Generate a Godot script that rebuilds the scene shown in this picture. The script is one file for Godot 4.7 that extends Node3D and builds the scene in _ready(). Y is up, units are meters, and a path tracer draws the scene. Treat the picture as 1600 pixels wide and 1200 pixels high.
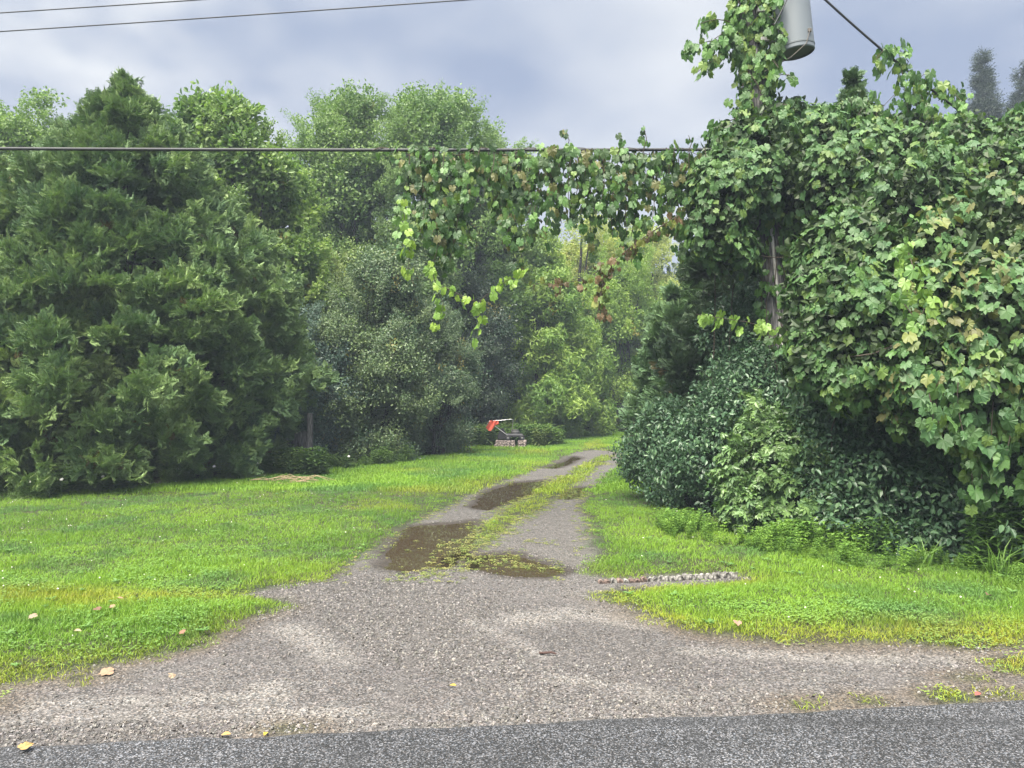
extends Node3D
# A gravel drive between a cedar hedge and vine-hung shrubs, seen from across a country road.
# x to the right, y up, the drive runs away along -z; "d" below is the distance -z from the near side of the road.

const SUN_ENERGY := 0.5
const EXPOSURE := 10.0
const EYE := Vector3(0, 1.7, 0)

class Shape:
	var v := PackedVector3Array()
	var n := PackedVector3Array()
	var c := PackedColorArray()
	var i := PackedInt32Array()
	func add(p: Vector3, col := Color.WHITE) -> int:
		v.append(p)
		c.append(col)
		return v.size() - 1
	func addn(p: Vector3, nn: Vector3, col := Color.WHITE) -> int:
		v.append(p)
		n.append(nn)
		c.append(col)
		return v.size() - 1
	func tri(a: int, b: int, d: int) -> void:
		if n.size() == v.size() and (v[d] - v[a]).cross(v[b] - v[a]).dot(n[a] + n[b] + n[d]) < 0.0:
			var t := b
			b = d
			d = t
		i.append(a)
		i.append(b)
		i.append(d)
	func quad(a: int, b: int, d: int, e: int) -> void:
		tri(a, b, d)
		tri(a, d, e)
	# a tapered round bar along a line of points, closed at both ends
	func tube(pts: PackedVector3Array, radii: PackedFloat32Array, sides := 6, col := Color.WHITE) -> void:
		var prev := Vector3.ZERO
		var first := -1
		for k in pts.size():
			var dir := (pts[mini(k + 1, pts.size() - 1)] - pts[maxi(k - 1, 0)]).normalized()
			var s := prev
			if k == 0:
				s = dir.cross(Vector3(0.13, 0.31, 0.94) if absf(dir.y) > 0.9 else Vector3.UP)
			s = (s - dir * s.dot(dir)).normalized()
			prev = s
			var t := dir.cross(s)
			var at := v.size()
			for j in sides:
				var a := TAU * j / sides
				var out := s * cos(a) + t * sin(a)
				addn(pts[k] + out * radii[k], out, col)
			if k > 0:
				for j in sides:
					var j2 := (j + 1) % sides
					quad(first + j, first + j2, at + j2, at + j)
			if k == 0 or k == pts.size() - 1:
				var face := -dir if k == 0 else dir
				var cc := addn(pts[k], face, col)
				var ring := v.size()
				for j in sides:
					var a := TAU * j / sides
					addn(pts[k] + (s * cos(a) + t * sin(a)) * radii[k], face, col)
				for j in sides:
					tri(cc, ring + j, ring + (j + 1) % sides)
			first = at
	# a box with chamfered long edges, centred on a point
	func box(at: Vector3, size: Vector3, turn := Basis(), bevel := 0.01, col := Color.WHITE) -> void:
		var h := size * 0.5
		var b := minf(bevel, minf(h.x, minf(h.y, h.z)) * 0.5)
		var corners := {}
		for sx: int in [-1, 1]:
			for sy: int in [-1, 1]:
				for sz: int in [-1, 1]:
					for ax in 3:
						var p := Vector3(sx * h.x, sy * h.y, sz * h.z)
						for o in 3:
							if o != ax:
								p[o] -= signf(p[o]) * b
						var nn := Vector3.ZERO
						nn[ax] = [sx, sy, sz][ax]
						corners[[sx, sy, sz, ax]] = addn(at + turn * p, turn * nn, col)
		for ax in 3:
			var u := (ax + 1) % 3
			var w := (ax + 2) % 3
			for s: int in [-1, 1]:
				var q := []
				for uv: Array in [[-1, -1], [1, -1], [1, 1], [-1, 1]]:
					var key := [0, 0, 0, ax]
					key[ax] = s
					key[u] = uv[0]
					key[w] = uv[1]
					q.append(corners[key])
				quad(q[0], q[1], q[2], q[3])
			for su: int in [-1, 1]:
				for sw: int in [-1, 1]:
					var k1 := [0, 0, 0, u]
					var k2 := [0, 0, 0, w]
					var k3 := [0, 0, 0, w]
					var k4 := [0, 0, 0, u]
					for k: Array in [k1, k2, k3, k4]:
						k[u] = su
						k[w] = sw
					k1[ax] = -1
					k2[ax] = -1
					k3[ax] = 1
					k4[ax] = 1
					quad(corners[k1], corners[k2], corners[k3], corners[k4])
		for sx: int in [-1, 1]:
			for sy: int in [-1, 1]:
				for sz: int in [-1, 1]:
					tri(corners[[sx, sy, sz, 0]], corners[[sx, sy, sz, 1]], corners[[sx, sy, sz, 2]])
	# a turned shape: (radius, height) pairs swept round an axis
	func lathe(profile: PackedVector2Array, sides: int, turn: Transform3D, col := Color.WHITE) -> void:
		for k in profile.size() - 1:
			var a := profile[k]
			var b := profile[k + 1]
			var slope := Vector2(b.y - a.y, a.x - b.x).normalized()
			var at := v.size()
			for j in sides:
				var w := TAU * j / sides
				var nn := turn.basis * Vector3(slope.x * cos(w), slope.y, slope.x * sin(w))
				addn(turn * Vector3(a.x * cos(w), a.y, a.x * sin(w)), nn, col)
				addn(turn * Vector3(b.x * cos(w), b.y, b.x * sin(w)), nn, col)
			for j in sides:
				var j2 := (j + 1) % sides
				quad(at + 2 * j, at + 2 * j2, at + 2 * j2 + 1, at + 2 * j + 1)
	func mesh() -> ArrayMesh:
		var a := []
		a.resize(Mesh.ARRAY_MAX)
		a[Mesh.ARRAY_VERTEX] = v
		if n.size() == v.size():
			a[Mesh.ARRAY_NORMAL] = n
		a[Mesh.ARRAY_COLOR] = c
		a[Mesh.ARRAY_INDEX] = i
		var m := ArrayMesh.new()
		m.add_surface_from_arrays(Mesh.PRIMITIVE_TRIANGLES, a)
		return m

var rng := RandomNumberGenerator.new()
var wavy := FastNoiseLite.new()
var M := {}
var names := {}

# ------------------------------------------------------------------ small helpers
func rnd(a: float, b: float) -> float:
	return rng.randf_range(a, b)

func ball() -> Vector3:
	var y := rnd(-1, 1)
	var a := rnd(0, TAU)
	var r := sqrt(1.0 - y * y)
	return Vector3(r * cos(a), y, r * sin(a))

func numbered(called: String) -> String:
	names[called] = names.get(called, -1) + 1
	return called if names[called] == 0 else "%s_%03d" % [called, names[called]]

func tag(o: Node3D, label: String, category: String, group := "") -> void:
	o.set_meta("label", label)
	o.set_meta("category", category)
	if group:
		o.set_meta("group", group)

func thing(called: String, label: String, category: String, at := Vector3.ZERO, group := "") -> Node3D:
	var o := Node3D.new()
	o.name = numbered(called)
	add_child(o)
	o.position = at
	tag(o, label, category, group)
	return o

func part(called: String, mesh: Mesh, mat: Material, parent: Node3D, where := Transform3D()) -> MeshInstance3D:
	var o := MeshInstance3D.new()
	o.name = called if parent != self else numbered(called)
	o.mesh = mesh
	o.material_override = mat
	o.transform = where
	parent.add_child(o, true)
	return o

func structure(called: String, mesh: Mesh, mat: Material) -> MeshInstance3D:
	var o := part(called, mesh, mat, self)
	o.set_meta("kind", "structure")
	return o

func copies(called: String, mesh: Mesh, mat: Material, xf: Array, cols: PackedColorArray, parent: Node3D) -> void:
	if xf.is_empty():
		return
	var mm := MultiMesh.new()
	mm.transform_format = MultiMesh.TRANSFORM_3D
	mm.use_colors = true
	mm.mesh = mesh
	mm.instance_count = xf.size()
	for k in xf.size():
		mm.set_instance_transform(k, xf[k])
		mm.set_instance_color(k, cols[k])
	var o := MultiMeshInstance3D.new()
	o.name = called if parent != self else numbered(called)
	o.multimesh = mm
	o.material_override = mat
	o.set_meta("kind", "stuff")
	parent.add_child(o, true)

func lin(r: float, g: float, b: float) -> Color:
	return Color(r, g, b).linear_to_srgb()

func plain(col: Color, rough: float, tinted := false) -> StandardMaterial3D:
	var m := StandardMaterial3D.new()
	m.albedo_color = col
	m.roughness = rough
	m.vertex_color_use_as_albedo = tinted
	return m

func leaf_material(col: Color, rough: float, through: float) -> StandardMaterial3D:
	var m := plain(col, rough, true)
	m.backlight_enabled = true
	m.backlight = Color(through * 0.9, through, through * 0.45).linear_to_srgb()
	m.cull_mode = BaseMaterial3D.CULL_DISABLED
	return m

# y along "tip", z as near as possible to "face"
func aim(at: Vector3, tip: Vector3, face: Vector3, size: float) -> Transform3D:
	var y := tip.normalized()
	var z := face - y * face.dot(y)
	if z.length_squared() < 1e-4:
		z = y.cross(Vector3(0.3, 0.2, 0.9))
	z = z.normalized()
	return Transform3D(Basis(y.cross(z) * size, y * size, z * size), at)

func spun(at: Vector3, dir: Vector3, size: float) -> Transform3D:
	return aim(at, dir, ball(), size)

func curve_at(values: Array, t: float) -> float:
	var f := clampf(t, 0, 1) * (values.size() - 1)
	var k := mini(int(f), values.size() - 2)
	return lerpf(values[k], values[k + 1], f - k)

# ------------------------------------------------------------------ leaves and sprays
func grape_leaf(seed_: int) -> ArrayMesh:
	rng.seed = seed_
	var s := Shape.new()
	var mid := s.add(Vector3(0, 0.30, 0.03), Color(0.93, 0.96, 0.9))
	var outline := [[0.0, 0.70], [14, 0.55], [24, 0.50], [36, 0.56], [48, 0.60], [60, 0.56], [74, 0.46], [88, 0.50], [102, 0.52], [118, 0.50], [134, 0.46], [150, 0.44], [166, 0.36]]
	var ring := []
	for k in range(outline.size() - 1, 0, -1):
		ring.append([-outline[k][0], outline[k][1]])
	ring.append_array(outline)
	var bend := rnd(0.15, 0.95)
	var fold := rnd(-0.2, 0.45)
	var first := s.v.size()
	for q: Array in ring:
		var a := deg_to_rad(q[0] + rnd(-3, 3))
		var r: float = q[1] * rnd(0.92, 1.08)
		var p := Vector3(sin(a) * r * 0.95, 0.30 + cos(a) * r, 0)
		p.z = -bend * (p.y - 0.3) * absf(p.y - 0.3) - bend * 0.5 * p.x * p.x + fold * absf(p.x) + rnd(-0.035, 0.035)
		s.add(p)
	for k in ring.size() - 1:
		s.tri(mid, first + k, first + k + 1)
	return s.mesh()

# one pointed oval leaflet added to a shape, folded along its midrib
func leaflet(s: Shape, at: Vector3, dir: Vector3, face: Vector3, length: float, width: float, col := Color.WHITE) -> void:
	var y := dir.normalized()
	var z := (face - y * face.dot(y)).normalized()
	var x := y.cross(z)
	var droop := rnd(0.02, 0.22) * length
	var a := s.add(at, col)
	var m1 := s.add(at + y * length * 0.35, col)
	var m2 := s.add(at + y * length * 0.72 - z * droop * 0.5, col)
	var e := s.add(at + y * length - z * droop, col)
	for side: float in [-1.0, 1.0]:
		var lift := z * width * 0.22
		var p1 := s.add(at + y * length * 0.28 + x * side * width * 0.46 + lift, col)
		var p2 := s.add(at + y * length * 0.62 + x * side * width * 0.45 + lift - z * droop * 0.4, col)
		s.tri(a, m1, p1)
		s.quad(m1, m2, p2, p1)
		s.tri(m2, e, p2)

func oval_leaf(seed_: int, width: float) -> ArrayMesh:
	rng.seed = seed_
	var s := Shape.new()
	leaflet(s, Vector3.ZERO, Vector3.UP, Vector3.BACK, 1.0, width)
	return s.mesh()

# five leaflets spread from one point, like a creeper's leaf
func hand_leaf(seed_: int) -> ArrayMesh:
	rng.seed = seed_
	var s := Shape.new()
	for k in 5:
		var a := deg_to_rad((k - 2) * rnd(34, 42))
		leaflet(s, Vector3.ZERO, Vector3(sin(a), cos(a), rnd(-0.3, 0.05)), Vector3(0, 0.2, 1), 0.62 - absf(k - 2) * 0.07, 0.27)
	return s.mesh()

# a leafy twig of a broadleaved tree, about a unit across
func leaf_twig(seed_: int, count: int, length: float, width: float) -> ArrayMesh:
	rng.seed = seed_
	var s := Shape.new()
	for k in count:
		var t := float(k) / count
		var stem := Vector3(sin(t * 5.0 + seed_) * 0.2, t * 0.9 - 0.35, cos(t * 4.0 + seed_) * 0.2) + ball() * 0.24
		var out := (ball() + Vector3(0, 0.15 - t * 0.1, 0)).normalized()
		var tone := rnd(0.8, 1.0)
		leaflet(s, stem, out, Vector3(0, 1, 0) + ball() * 0.8, length * rnd(0.75, 1.2), width * rnd(0.85, 1.15), Color(tone * rnd(0.92, 1.0), tone, tone * rnd(0.85, 1)))
	return s.mesh()

# a flat cedar frond with forked branchlets, added to a shape
func strip(s: Shape, a: Vector3, dir: Vector3, face: Vector3, length: float, width: float, col: Color) -> void:
	var side := dir.cross(face).normalized() * width
	var p := s.add(a, col * Color(0.8, 0.84, 0.75))
	var q := s.add(a + dir * length * 0.6 + side, col)
	var e := s.add(a + dir * length - face * length * 0.12, col)
	var r := s.add(a + dir * length * 0.6 - side, col)
	s.tri(p, q, e)
	s.tri(p, e, r)

func frond(s: Shape, at: Vector3, dir: Vector3, face: Vector3, length: float) -> void:
	var y := dir.normalized()
	var z := (face - y * face.dot(y)).normalized()
	var x := y.cross(z)
	var tone := rnd(0.78, 1.0)
	var col := Color(tone, tone, tone * 0.95)
	strip(s, at, y, z, length * 0.95, 0.014, col * Color(0.75, 0.7, 0.6))
	for k in 6:
		var t := (k + 0.5) / 6.0
		var stem := at + y * length * t * 0.9 - z * t * t * length * 0.22
		for side: float in [-1.0, 1.0]:
			var reach := length * 0.46 * (1.08 - t * 0.85) * rnd(0.75, 1.2)
			var o := (y * 0.85 + x * side * 0.8 + z * rnd(-0.25, 0.15)).normalized()
			strip(s, stem, o, z, reach, 0.028, col)
			for f in 2:
				var o2 := (o + (y if f == 0 else x * side) * 0.9).normalized()
				strip(s, stem + o * reach * (0.3 + 0.22 * f), o2, z, reach * 0.5, 0.026, col)

# a branch end of white cedar: fronds held out and drooping round a short branch
func cedar_tuft(seed_: int) -> ArrayMesh:
	rng.seed = seed_
	var s := Shape.new()
	for k in 8:
		var t := k / 8.0
		var at := Vector3(rnd(-0.12, 0.12), t * 0.5 - 0.3, rnd(-0.12, 0.12))
		var a := rnd(0, TAU)
		frond(s, at, Vector3(cos(a) * 0.75, rnd(0.35, 1.0), sin(a) * 0.75), Vector3(cos(a + 1.4), rnd(-0.2, 0.6), sin(a + 1.4)), rnd(0.4, 0.65))
	return s.mesh()

# a needled branch end of spruce
func spruce_tuft(seed_: int) -> ArrayMesh:
	rng.seed = seed_
	var s := Shape.new()
	for b in 5:
		var dir := Vector3((b - 2) * 0.4, 1.0, rnd(-0.2, 0.2)).normalized()
		for k in 14:
			var p := dir * (k / 14.0) * (1.0 - absf(b - 2) * 0.2)
			var o := (ball() + dir * 0.8).normalized() * 0.13
			var w := o.cross(ball()).normalized() * 0.024
			s.tri(s.add(p - w), s.add(p + w), s.add(p + o))
	return s.mesh()

func grass_patch(seed_: int, blades: int, radius: float, height: float, wide: float) -> ArrayMesh:
	rng.seed = seed_
	var s := Shape.new()
	for k in blades:
		var r := radius * sqrt(rng.randf())
		var a := rnd(0, TAU)
		var p := Vector3(cos(a) * r, -0.005, sin(a) * r)
		var lean := Vector3(rnd(-1, 1), 0, rnd(-1, 1)) * height * 0.75
		var h := height * rnd(0.45, 1.15)
		var side := Vector3(rnd(-1, 1), 0, rnd(-1, 1)).normalized() * wide * 0.5
		var tone := rnd(0.8, 1.0)
		var col := Color(tone * rnd(0.85, 1.0), tone, tone * rnd(0.7, 1.0))
		var low := col * Color(0.95, 0.95, 0.85)
		var m := p + Vector3(0, h * 0.6, 0) + lean * 0.35
		var b0 := s.add(p - side, low)
		var b1 := s.add(p + side, low)
		var b2 := s.add(m + side * 0.8, col)
		var b3 := s.add(m - side * 0.8, col)
		s.quad(b0, b1, b2, b3)
		s.tri(b3, b2, s.add(p + Vector3(0, h, 0) + lean, col))
	return s.mesh()

# low clover: three round leaflets on each stalk
func clover_patch(seed_: int) -> ArrayMesh:
	rng.seed = seed_
	var s := Shape.new()
	for k in 26:
		var r := 0.13 * sqrt(rng.randf())
		var a := rnd(0, TAU)
		var p := Vector3(cos(a) * r, rnd(0.02, 0.05), sin(a) * r)
		for j in 3:
			var b := a + TAU * j / 3.0
			leaflet(s, p, Vector3(cos(b), rnd(-0.1, 0.5), sin(b)), Vector3.UP, rnd(0.008, 0.014), 0.011)
	return s.mesh()

# a leafy weed stalk, a unit tall, its leaves in whorls
func weed_stalk(seed_: int, whorls: int, length: float, width: float) -> ArrayMesh:
	rng.seed = seed_
	var s := Shape.new()
	for stem in 4:
		var lean := Vector3(rnd(-0.35, 0.35), 1, rnd(-0.35, 0.35))
		var root := Vector3(rnd(-0.2, 0.2), 0, rnd(-0.2, 0.2))
		var q := s.add(root + Vector3(0.008, 0, 0))
		var r := s.add(root - Vector3(0.008, 0, 0))
		s.tri(q, r, s.add(root + lean))
		for k in whorls:
			var t := (k + 0.8) / whorls
			for j in 4:
				var a := rnd(0, TAU)
				leaflet(s, root + lean * t, Vector3(cos(a), rnd(-0.1, 0.6), sin(a)), Vector3.UP, length * rnd(0.6, 1.1) * (1.15 - t * 0.5), width)
	return s.mesh()

func pebble(seed_: int) -> ArrayMesh:
	rng.seed = seed_
	var s := Shape.new()
	var rings := []
	for k in 3:
		var ring := []
		var y: float = [-0.5, 0.15, 0.62][k]
		var r: float = [0.7, 1.0, 0.5][k]
		for j in 5:
			var a := TAU * (j + k * 0.5) / 5 + rnd(-0.25, 0.25)
			ring.append(s.add(Vector3(cos(a) * r * rnd(0.75, 1.15), y * rnd(0.8, 1.1), sin(a) * r * rnd(0.6, 0.95))))
		rings.append(ring)
	for k in 2:
		for j in 5:
			s.quad(rings[k][j], rings[k][(j + 1) % 5], rings[k + 1][(j + 1) % 5], rings[k + 1][j])
	var top := s.add(Vector3(rnd(-0.2, 0.2), 0.7, rnd(-0.2, 0.2)))
	for j in 5:
		s.tri(rings[2][j], rings[2][(j + 1) % 5], top)
	return s.mesh()

# ------------------------------------------------------------------ the lie of the land
const CELL := 0.06
const X0 := -13.0
const D0 := 2.4
const NX := 384
const ND := 540
var map_gravel := PackedFloat32Array()
var map_water := PackedFloat32Array()
var map_height := PackedFloat32Array()

var drive_edge := PackedVector2Array([Vector2(-14, 2.4), Vector2(-14, 3.1), Vector2(-6, 4.0), Vector2(-2.95, 4.44), Vector2(-2.57, 4.75), Vector2(-2.15, 5.17), Vector2(-1.98, 5.75), Vector2(-1.72, 6.15), Vector2(-1.85, 6.38), Vector2(-2.3, 6.5), Vector2(-2.2, 6.68), Vector2(-1.62, 7.04), Vector2(-1.5, 8.69), Vector2(-1.15, 10.75), Vector2(-0.55, 13.6), Vector2(0.7, 17.8), Vector2(1.5, 21), Vector2(2.0, 22.5), Vector2(2.5, 23.2), Vector2(3.3, 22.2), Vector2(3.02, 21.0), Vector2(2.75, 19.0), Vector2(1.9, 15.8), Vector2(1.1, 12.4), Vector2(0.95, 10), Vector2(0.92, 8.7), Vector2(0.8, 7.9), Vector2(0.62, 7.32), Vector2(0.9, 7.1), Vector2(2.05, 7.22), Vector2(2.1, 7.02), Vector2(1.0, 6.78), Vector2(0.66, 6.52), Vector2(0.97, 5.86), Vector2(1.36, 5.47), Vector2(1.94, 5.2), Vector2(3.44, 5.2), Vector2(6, 5.6), Vector2(14, 6.6), Vector2(14, 2.4)])
var median := PackedVector2Array([Vector2(-0.47, 8.4), Vector2(-0.45, 10.2), Vector2(0.03, 11.7), Vector2(0.75, 14.6), Vector2(1.57, 18), Vector2(2.5, 21.4), Vector2(2.8, 21), Vector2(1.62, 16.3), Vector2(0.62, 12), Vector2(0.1, 10.2), Vector2(-0.22, 8.9)])
var pools := [
	PackedVector2Array([Vector2(-0.56, 10.3), Vector2(-1.28, 9.9), Vector2(-1.39, 8.69), Vector2(-1.29, 7.6), Vector2(-1.0, 7.3), Vector2(-0.6, 7.7), Vector2(-0.45, 8.69), Vector2(-0.43, 9.5)]),
	PackedVector2Array([Vector2(-0.66, 11.6), Vector2(-0.42, 13.3), Vector2(0.0, 14.8), Vector2(0.72, 15.2), Vector2(0.6, 13.7), Vector2(0.02, 12.0), Vector2(-0.36, 11.3)]),
	PackedVector2Array([Vector2(-0.44, 8.05), Vector2(0.0, 8.25), Vector2(0.3, 7.75), Vector2(0.55, 7.43), Vector2(0.3, 7.2), Vector2(-0.06, 7.33), Vector2(-0.4, 7.57)]),
	PackedVector2Array([Vector2(0.75, 13.1), Vector2(1.04, 14.0), Vector2(1.42, 14.0), Vector2(1.2, 12.8), Vector2(0.83, 12.5)]),
	PackedVector2Array([Vector2(0.68, 17.7), Vector2(1.2, 19.1), Vector2(1.7, 21), Vector2(1.82, 20.4), Vector2(1.3, 18.3), Vector2(0.95, 17.5)]),
]
# small islands of grass in the gravel: x, d, radius, how yellow
var islands := [[3.35, 4.82, 0.34, 1.0], [3.75, 4.75, 0.3, 1.0], [4.4, 4.8, 0.6, 0.9], [-3.05, 4.2, 0.2, 0.9], [-1.1, 3.93, 0.06, 0.8], [1.62, 4.23, 0.09, 0.7], [1.95, 4.27, 0.07, 0.8], [2.45, 4.33, 0.1, 0.8], [2.8, 4.37, 0.1, 0.8], [3.05, 4.4, 0.12, 0.8], [2.75, 4.62, 0.07, 0.9], [-2.6, 4.62, 0.1, 1.0]]

func sdf(poly: PackedVector2Array, p: Vector2) -> float:
	var best := 1e9
	var inside := false
	var b := poly[poly.size() - 1]
	for a in poly:
		var e := b - a
		var w := p - a
		var t := clampf(w.dot(e) / e.length_squared(), 0.0, 1.0)
		best = minf(best, (w - e * t).length_squared())
		if (a.y > p.y) != (b.y > p.y) and p.x < e.x * (p.y - a.y) / e.y + a.x:
			inside = not inside
		b = a
	return -sqrt(best) if inside else sqrt(best)

func road_d(x: float) -> float:
	return 3.69 + (x + 2.46) * 0.1077

func survey() -> void:
	map_gravel.resize(NX * ND)
	map_water.resize(NX * ND)
	map_height.resize(NX * ND)
	for b in ND:
		for a in NX:
			var p := Vector2(X0 + a * CELL, D0 + b * CELL)
			var rough := wavy.get_noise_2d(p.x * 60, p.y * 60) * 0.12 + wavy.get_noise_2d(p.x * 170, p.y * 170) * 0.06
			var g := 3.0
			if p.y < 7.6 or (p.x > -2.4 and p.x < 4.4 and p.y < 24.5):
				g = sdf(drive_edge, p)
				if p.y > 8 and p.y < 22 and p.x > -1 and p.x < 3.2:
					g = maxf(g, -sdf(median, p))
			g += rough
			for s: Array in islands:
				g = maxf(g, s[2] - Vector2(p.x - s[0], (p.y - s[1]) * 1.6).length() + rough)
			var w := 1.0
			for q: PackedVector2Array in pools:
				if p.x > -2 and p.x < 2.6 and p.y > 6.6 and p.y < 22:
					w = minf(w, sdf(q, p) + rough * 0.8)
			map_gravel[b * NX + a] = g
			map_water[b * NX + a] = w
			var h := smoothstep(0.0, 0.7, g) * 0.05 + wavy.get_noise_2d(p.x * 22, p.y * 22) * 0.035 * smoothstep(-0.2, 1.0, g) + rough * 0.03
			h += wavy.get_noise_2d(p.x * 500, p.y * 500) * 0.012
			h -= smoothstep(0.12, -0.25, w) * 0.06
			var edge := minf(minf(a, NX - 1 - a), minf(b, ND - 1 - b)) * CELL
			map_height[b * NX + a] = h * smoothstep(0.0, 1.0, edge)

func at_map(m: PackedFloat32Array, x: float, d: float, beyond: float) -> float:
	var a := int(round((x - X0) / CELL))
	var b := int(round((d - D0) / CELL))
	return beyond if a < 0 or b < 0 or a >= NX or b >= ND else m[b * NX + a]

func land(x: float, d: float) -> float:
	return at_map(map_height, x, d, 0.0)

# worn, dusty streaks left by turning wheels: lines of x, d with a half width
var streaks := [[Vector2(-0.30, 5.75), Vector2(0.02, 5.3), Vector2(0.22, 4.98), 0.07], [Vector2(0.05, 5.8), Vector2(0.5, 6.0), Vector2(0.95, 5.75), 0.22], [Vector2(0.25, 4.62), Vector2(0.6, 4.5), Vector2(0.9, 4.3), 0.08], [Vector2(-2.6, 4.2), Vector2(-1.9, 4.3), Vector2(-1.3, 4.35), 0.1], [Vector2(-1.4, 4.5), Vector2(-1.35, 4.2), Vector2(-1.2, 3.9), 0.13], [Vector2(-2.9, 3.95), Vector2(-2.0, 4.1), Vector2(-0.8, 4.12), 0.09], [Vector2(-1.6, 5.6), Vector2(-1.3, 5.2), Vector2(-1.1, 4.9), 0.16], [Vector2(1.2, 5.1), Vector2(2.2, 4.95), Vector2(3.2, 4.98), 0.12]]

func gravel_tone(x: float, d: float) -> Color:
	var p := Vector2(x, d)
	var dust := clampf(wavy.get_noise_2d(x * 28, d * 46) * 0.9 + 0.15, 0, 1) * 0.5
	for s: Array in streaks:
		for k in 2:
			var e: Vector2 = s[k + 1] - s[k]
			var t := clampf((p - s[k]).dot(e) / e.length_squared(), 0.0, 1.0)
			var far: float = (p - s[k] - e * t).length() / s[3]
			dust = maxf(dust, smoothstep(1.5, 0.2, far) * (0.75 + 0.25 * wavy.get_noise_2d(x * 120, d * 120)))
	var base := Color(0.158, 0.146, 0.144).lerp(Color(0.31, 0.291, 0.275), dust)
	if d > 7.4:
		base = Color(0.175, 0.163, 0.155).lerp(Color(0.23, 0.215, 0.2), dust)
	var damp := smoothstep(0.22, 0.02, at_map(map_water, x, d, 1.0))
	base = base.lerp(Color(0.06, 0.048, 0.036), damp)
	return base

func ground_sheets() -> void:
	var soil := Shape.new()
	var stone := Shape.new()
	var cols := PackedColorArray()
	cols.resize(NX * ND)
	for kind in 2:
		var s: Shape = [soil, stone][kind]
		var index := PackedInt32Array()
		index.resize(NX * ND)
		index.fill(-1)
		for b in ND - 1:
			for a in NX - 1:
				var at := b * NX + a
				var is_gravel := map_gravel[at] < 0.06
				if is_gravel != (kind == 1):
					continue
				var q := [at, at + 1, at + NX + 1, at + NX]
				for k in 4:
					var w: int = q[k]
					if index[w] < 0:
						var wa := w % NX
						var wb := w / NX
						var x := X0 + wa * CELL
						var d := D0 + wb * CELL
						var hx := map_height[wb * NX + mini(wa + 1, NX - 1)] - map_height[wb * NX + maxi(wa - 1, 0)]
						var hd := map_height[mini(wb + 1, ND - 1) * NX + wa] - map_height[maxi(wb - 1, 0) * NX + wa]
						var g := map_gravel[w]
						var c := gravel_tone(x, d)
						var earth := Color(0.085, 0.075, 0.04).lerp(Color(0.06, 0.09, 0.025), clampf(0.5 + wavy.get_noise_2d(x * 80, d * 80), 0, 1))
						var litter := Color(0.17, 0.12, 0.065)
						c = c.lerp(litter, smoothstep(-0.3, 0.0, g) * 0.55 * smoothstep(7.0, 5.5, d))
						c = c.lerp(earth, smoothstep(-0.1, 0.12, g))
						index[w] = s.addn(Vector3(x, map_height[w], -d), Vector3(-hx, 2 * CELL, hd).normalized(), c)
				s.quad(index[q[0]], index[q[1]], index[q[2]], index[q[3]])
	# the land beyond the surveyed part, out to the horizon
	var x1 := X0 + (NX - 1) * CELL
	var d1 := D0 + (ND - 1) * CELL
	var e := Color(0.06, 0.08, 0.03)
	for r: Array in [[-600, X0, D0, d1], [x1, 600, D0, d1], [-600, 600, d1, 900], [-600, 600, -600, D0]]:
		var k := soil.v.size()
		for p: Array in [[r[0], r[2]], [r[1], r[2]], [r[1], r[3]], [r[0], r[3]]]:
			soil.addn(Vector3(p[0], 0, -p[1]), Vector3.UP, e)
		soil.quad(k, k + 1, k + 2, k + 3)
	structure("ground", soil.mesh(), M.soil)
	structure("driveway", stone.mesh(), M.gravel)
	# the road: a strip of asphalt a little proud of the gravel, with a rounded ragged edge
	var s := Shape.new()
	var rows := [[0.0, -0.03], [-0.012, 0.012], [-0.05, 0.02], [-0.2, 0.022], [-0.35, 0.024], [-0.5, 0.027], [-0.7, 0.03], [-1.0, 0.034], [-1.5, 0.04], [-3.4, 0.06], [-6.8, 0.02], [-6.9, -0.03]]
	var prev := -1
	var steps := 700
	for k in steps + 1:
		var x := -60.0 + 120.0 * k / steps
		var rag := wavy.get_noise_1d(x * 90) * 0.06 + wavy.get_noise_1d(x * 500) * 0.035
		var at := s.v.size()
		for r: Array in rows:
			var d: float = road_d(x) + r[0] + (rag if r[0] > -1 else 0.0)
			s.addn(Vector3(x, r[1], -d), Vector3(0, 1, -0.3 if r[0] > -0.04 else 0.0).normalized(), Color.WHITE * clampf(0.86 + wavy.get_noise_2d(x * 40, d * 120) * 0.3 + wavy.get_noise_2d(x * 160, d * 220 + 70) * 0.16, 0.5, 1.0))
		if prev >= 0:
			for j in rows.size() - 1:
				s.quad(prev + j, at + j, at + j + 1, prev + j + 1)
		prev = at
	structure("road", s.mesh(), M.asphalt)
	for k in pools.size():
		var w := Shape.new()
		var q: PackedVector2Array = pools[k]
		var grown := Geometry2D.offset_polygon(q, 0.3, Geometry2D.JOIN_ROUND)[0]
		var level := 0.0
		var idx := Geometry2D.triangulate_polygon(grown)
		for p in grown:
			w.addn(Vector3(p.x, -0.016, -p.y), Vector3.UP)
		for j in range(0, idx.size(), 3):
			w.tri(idx[j], idx[j + 1], idx[j + 2])
		structure("puddle", w.mesh(), M.water)

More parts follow.
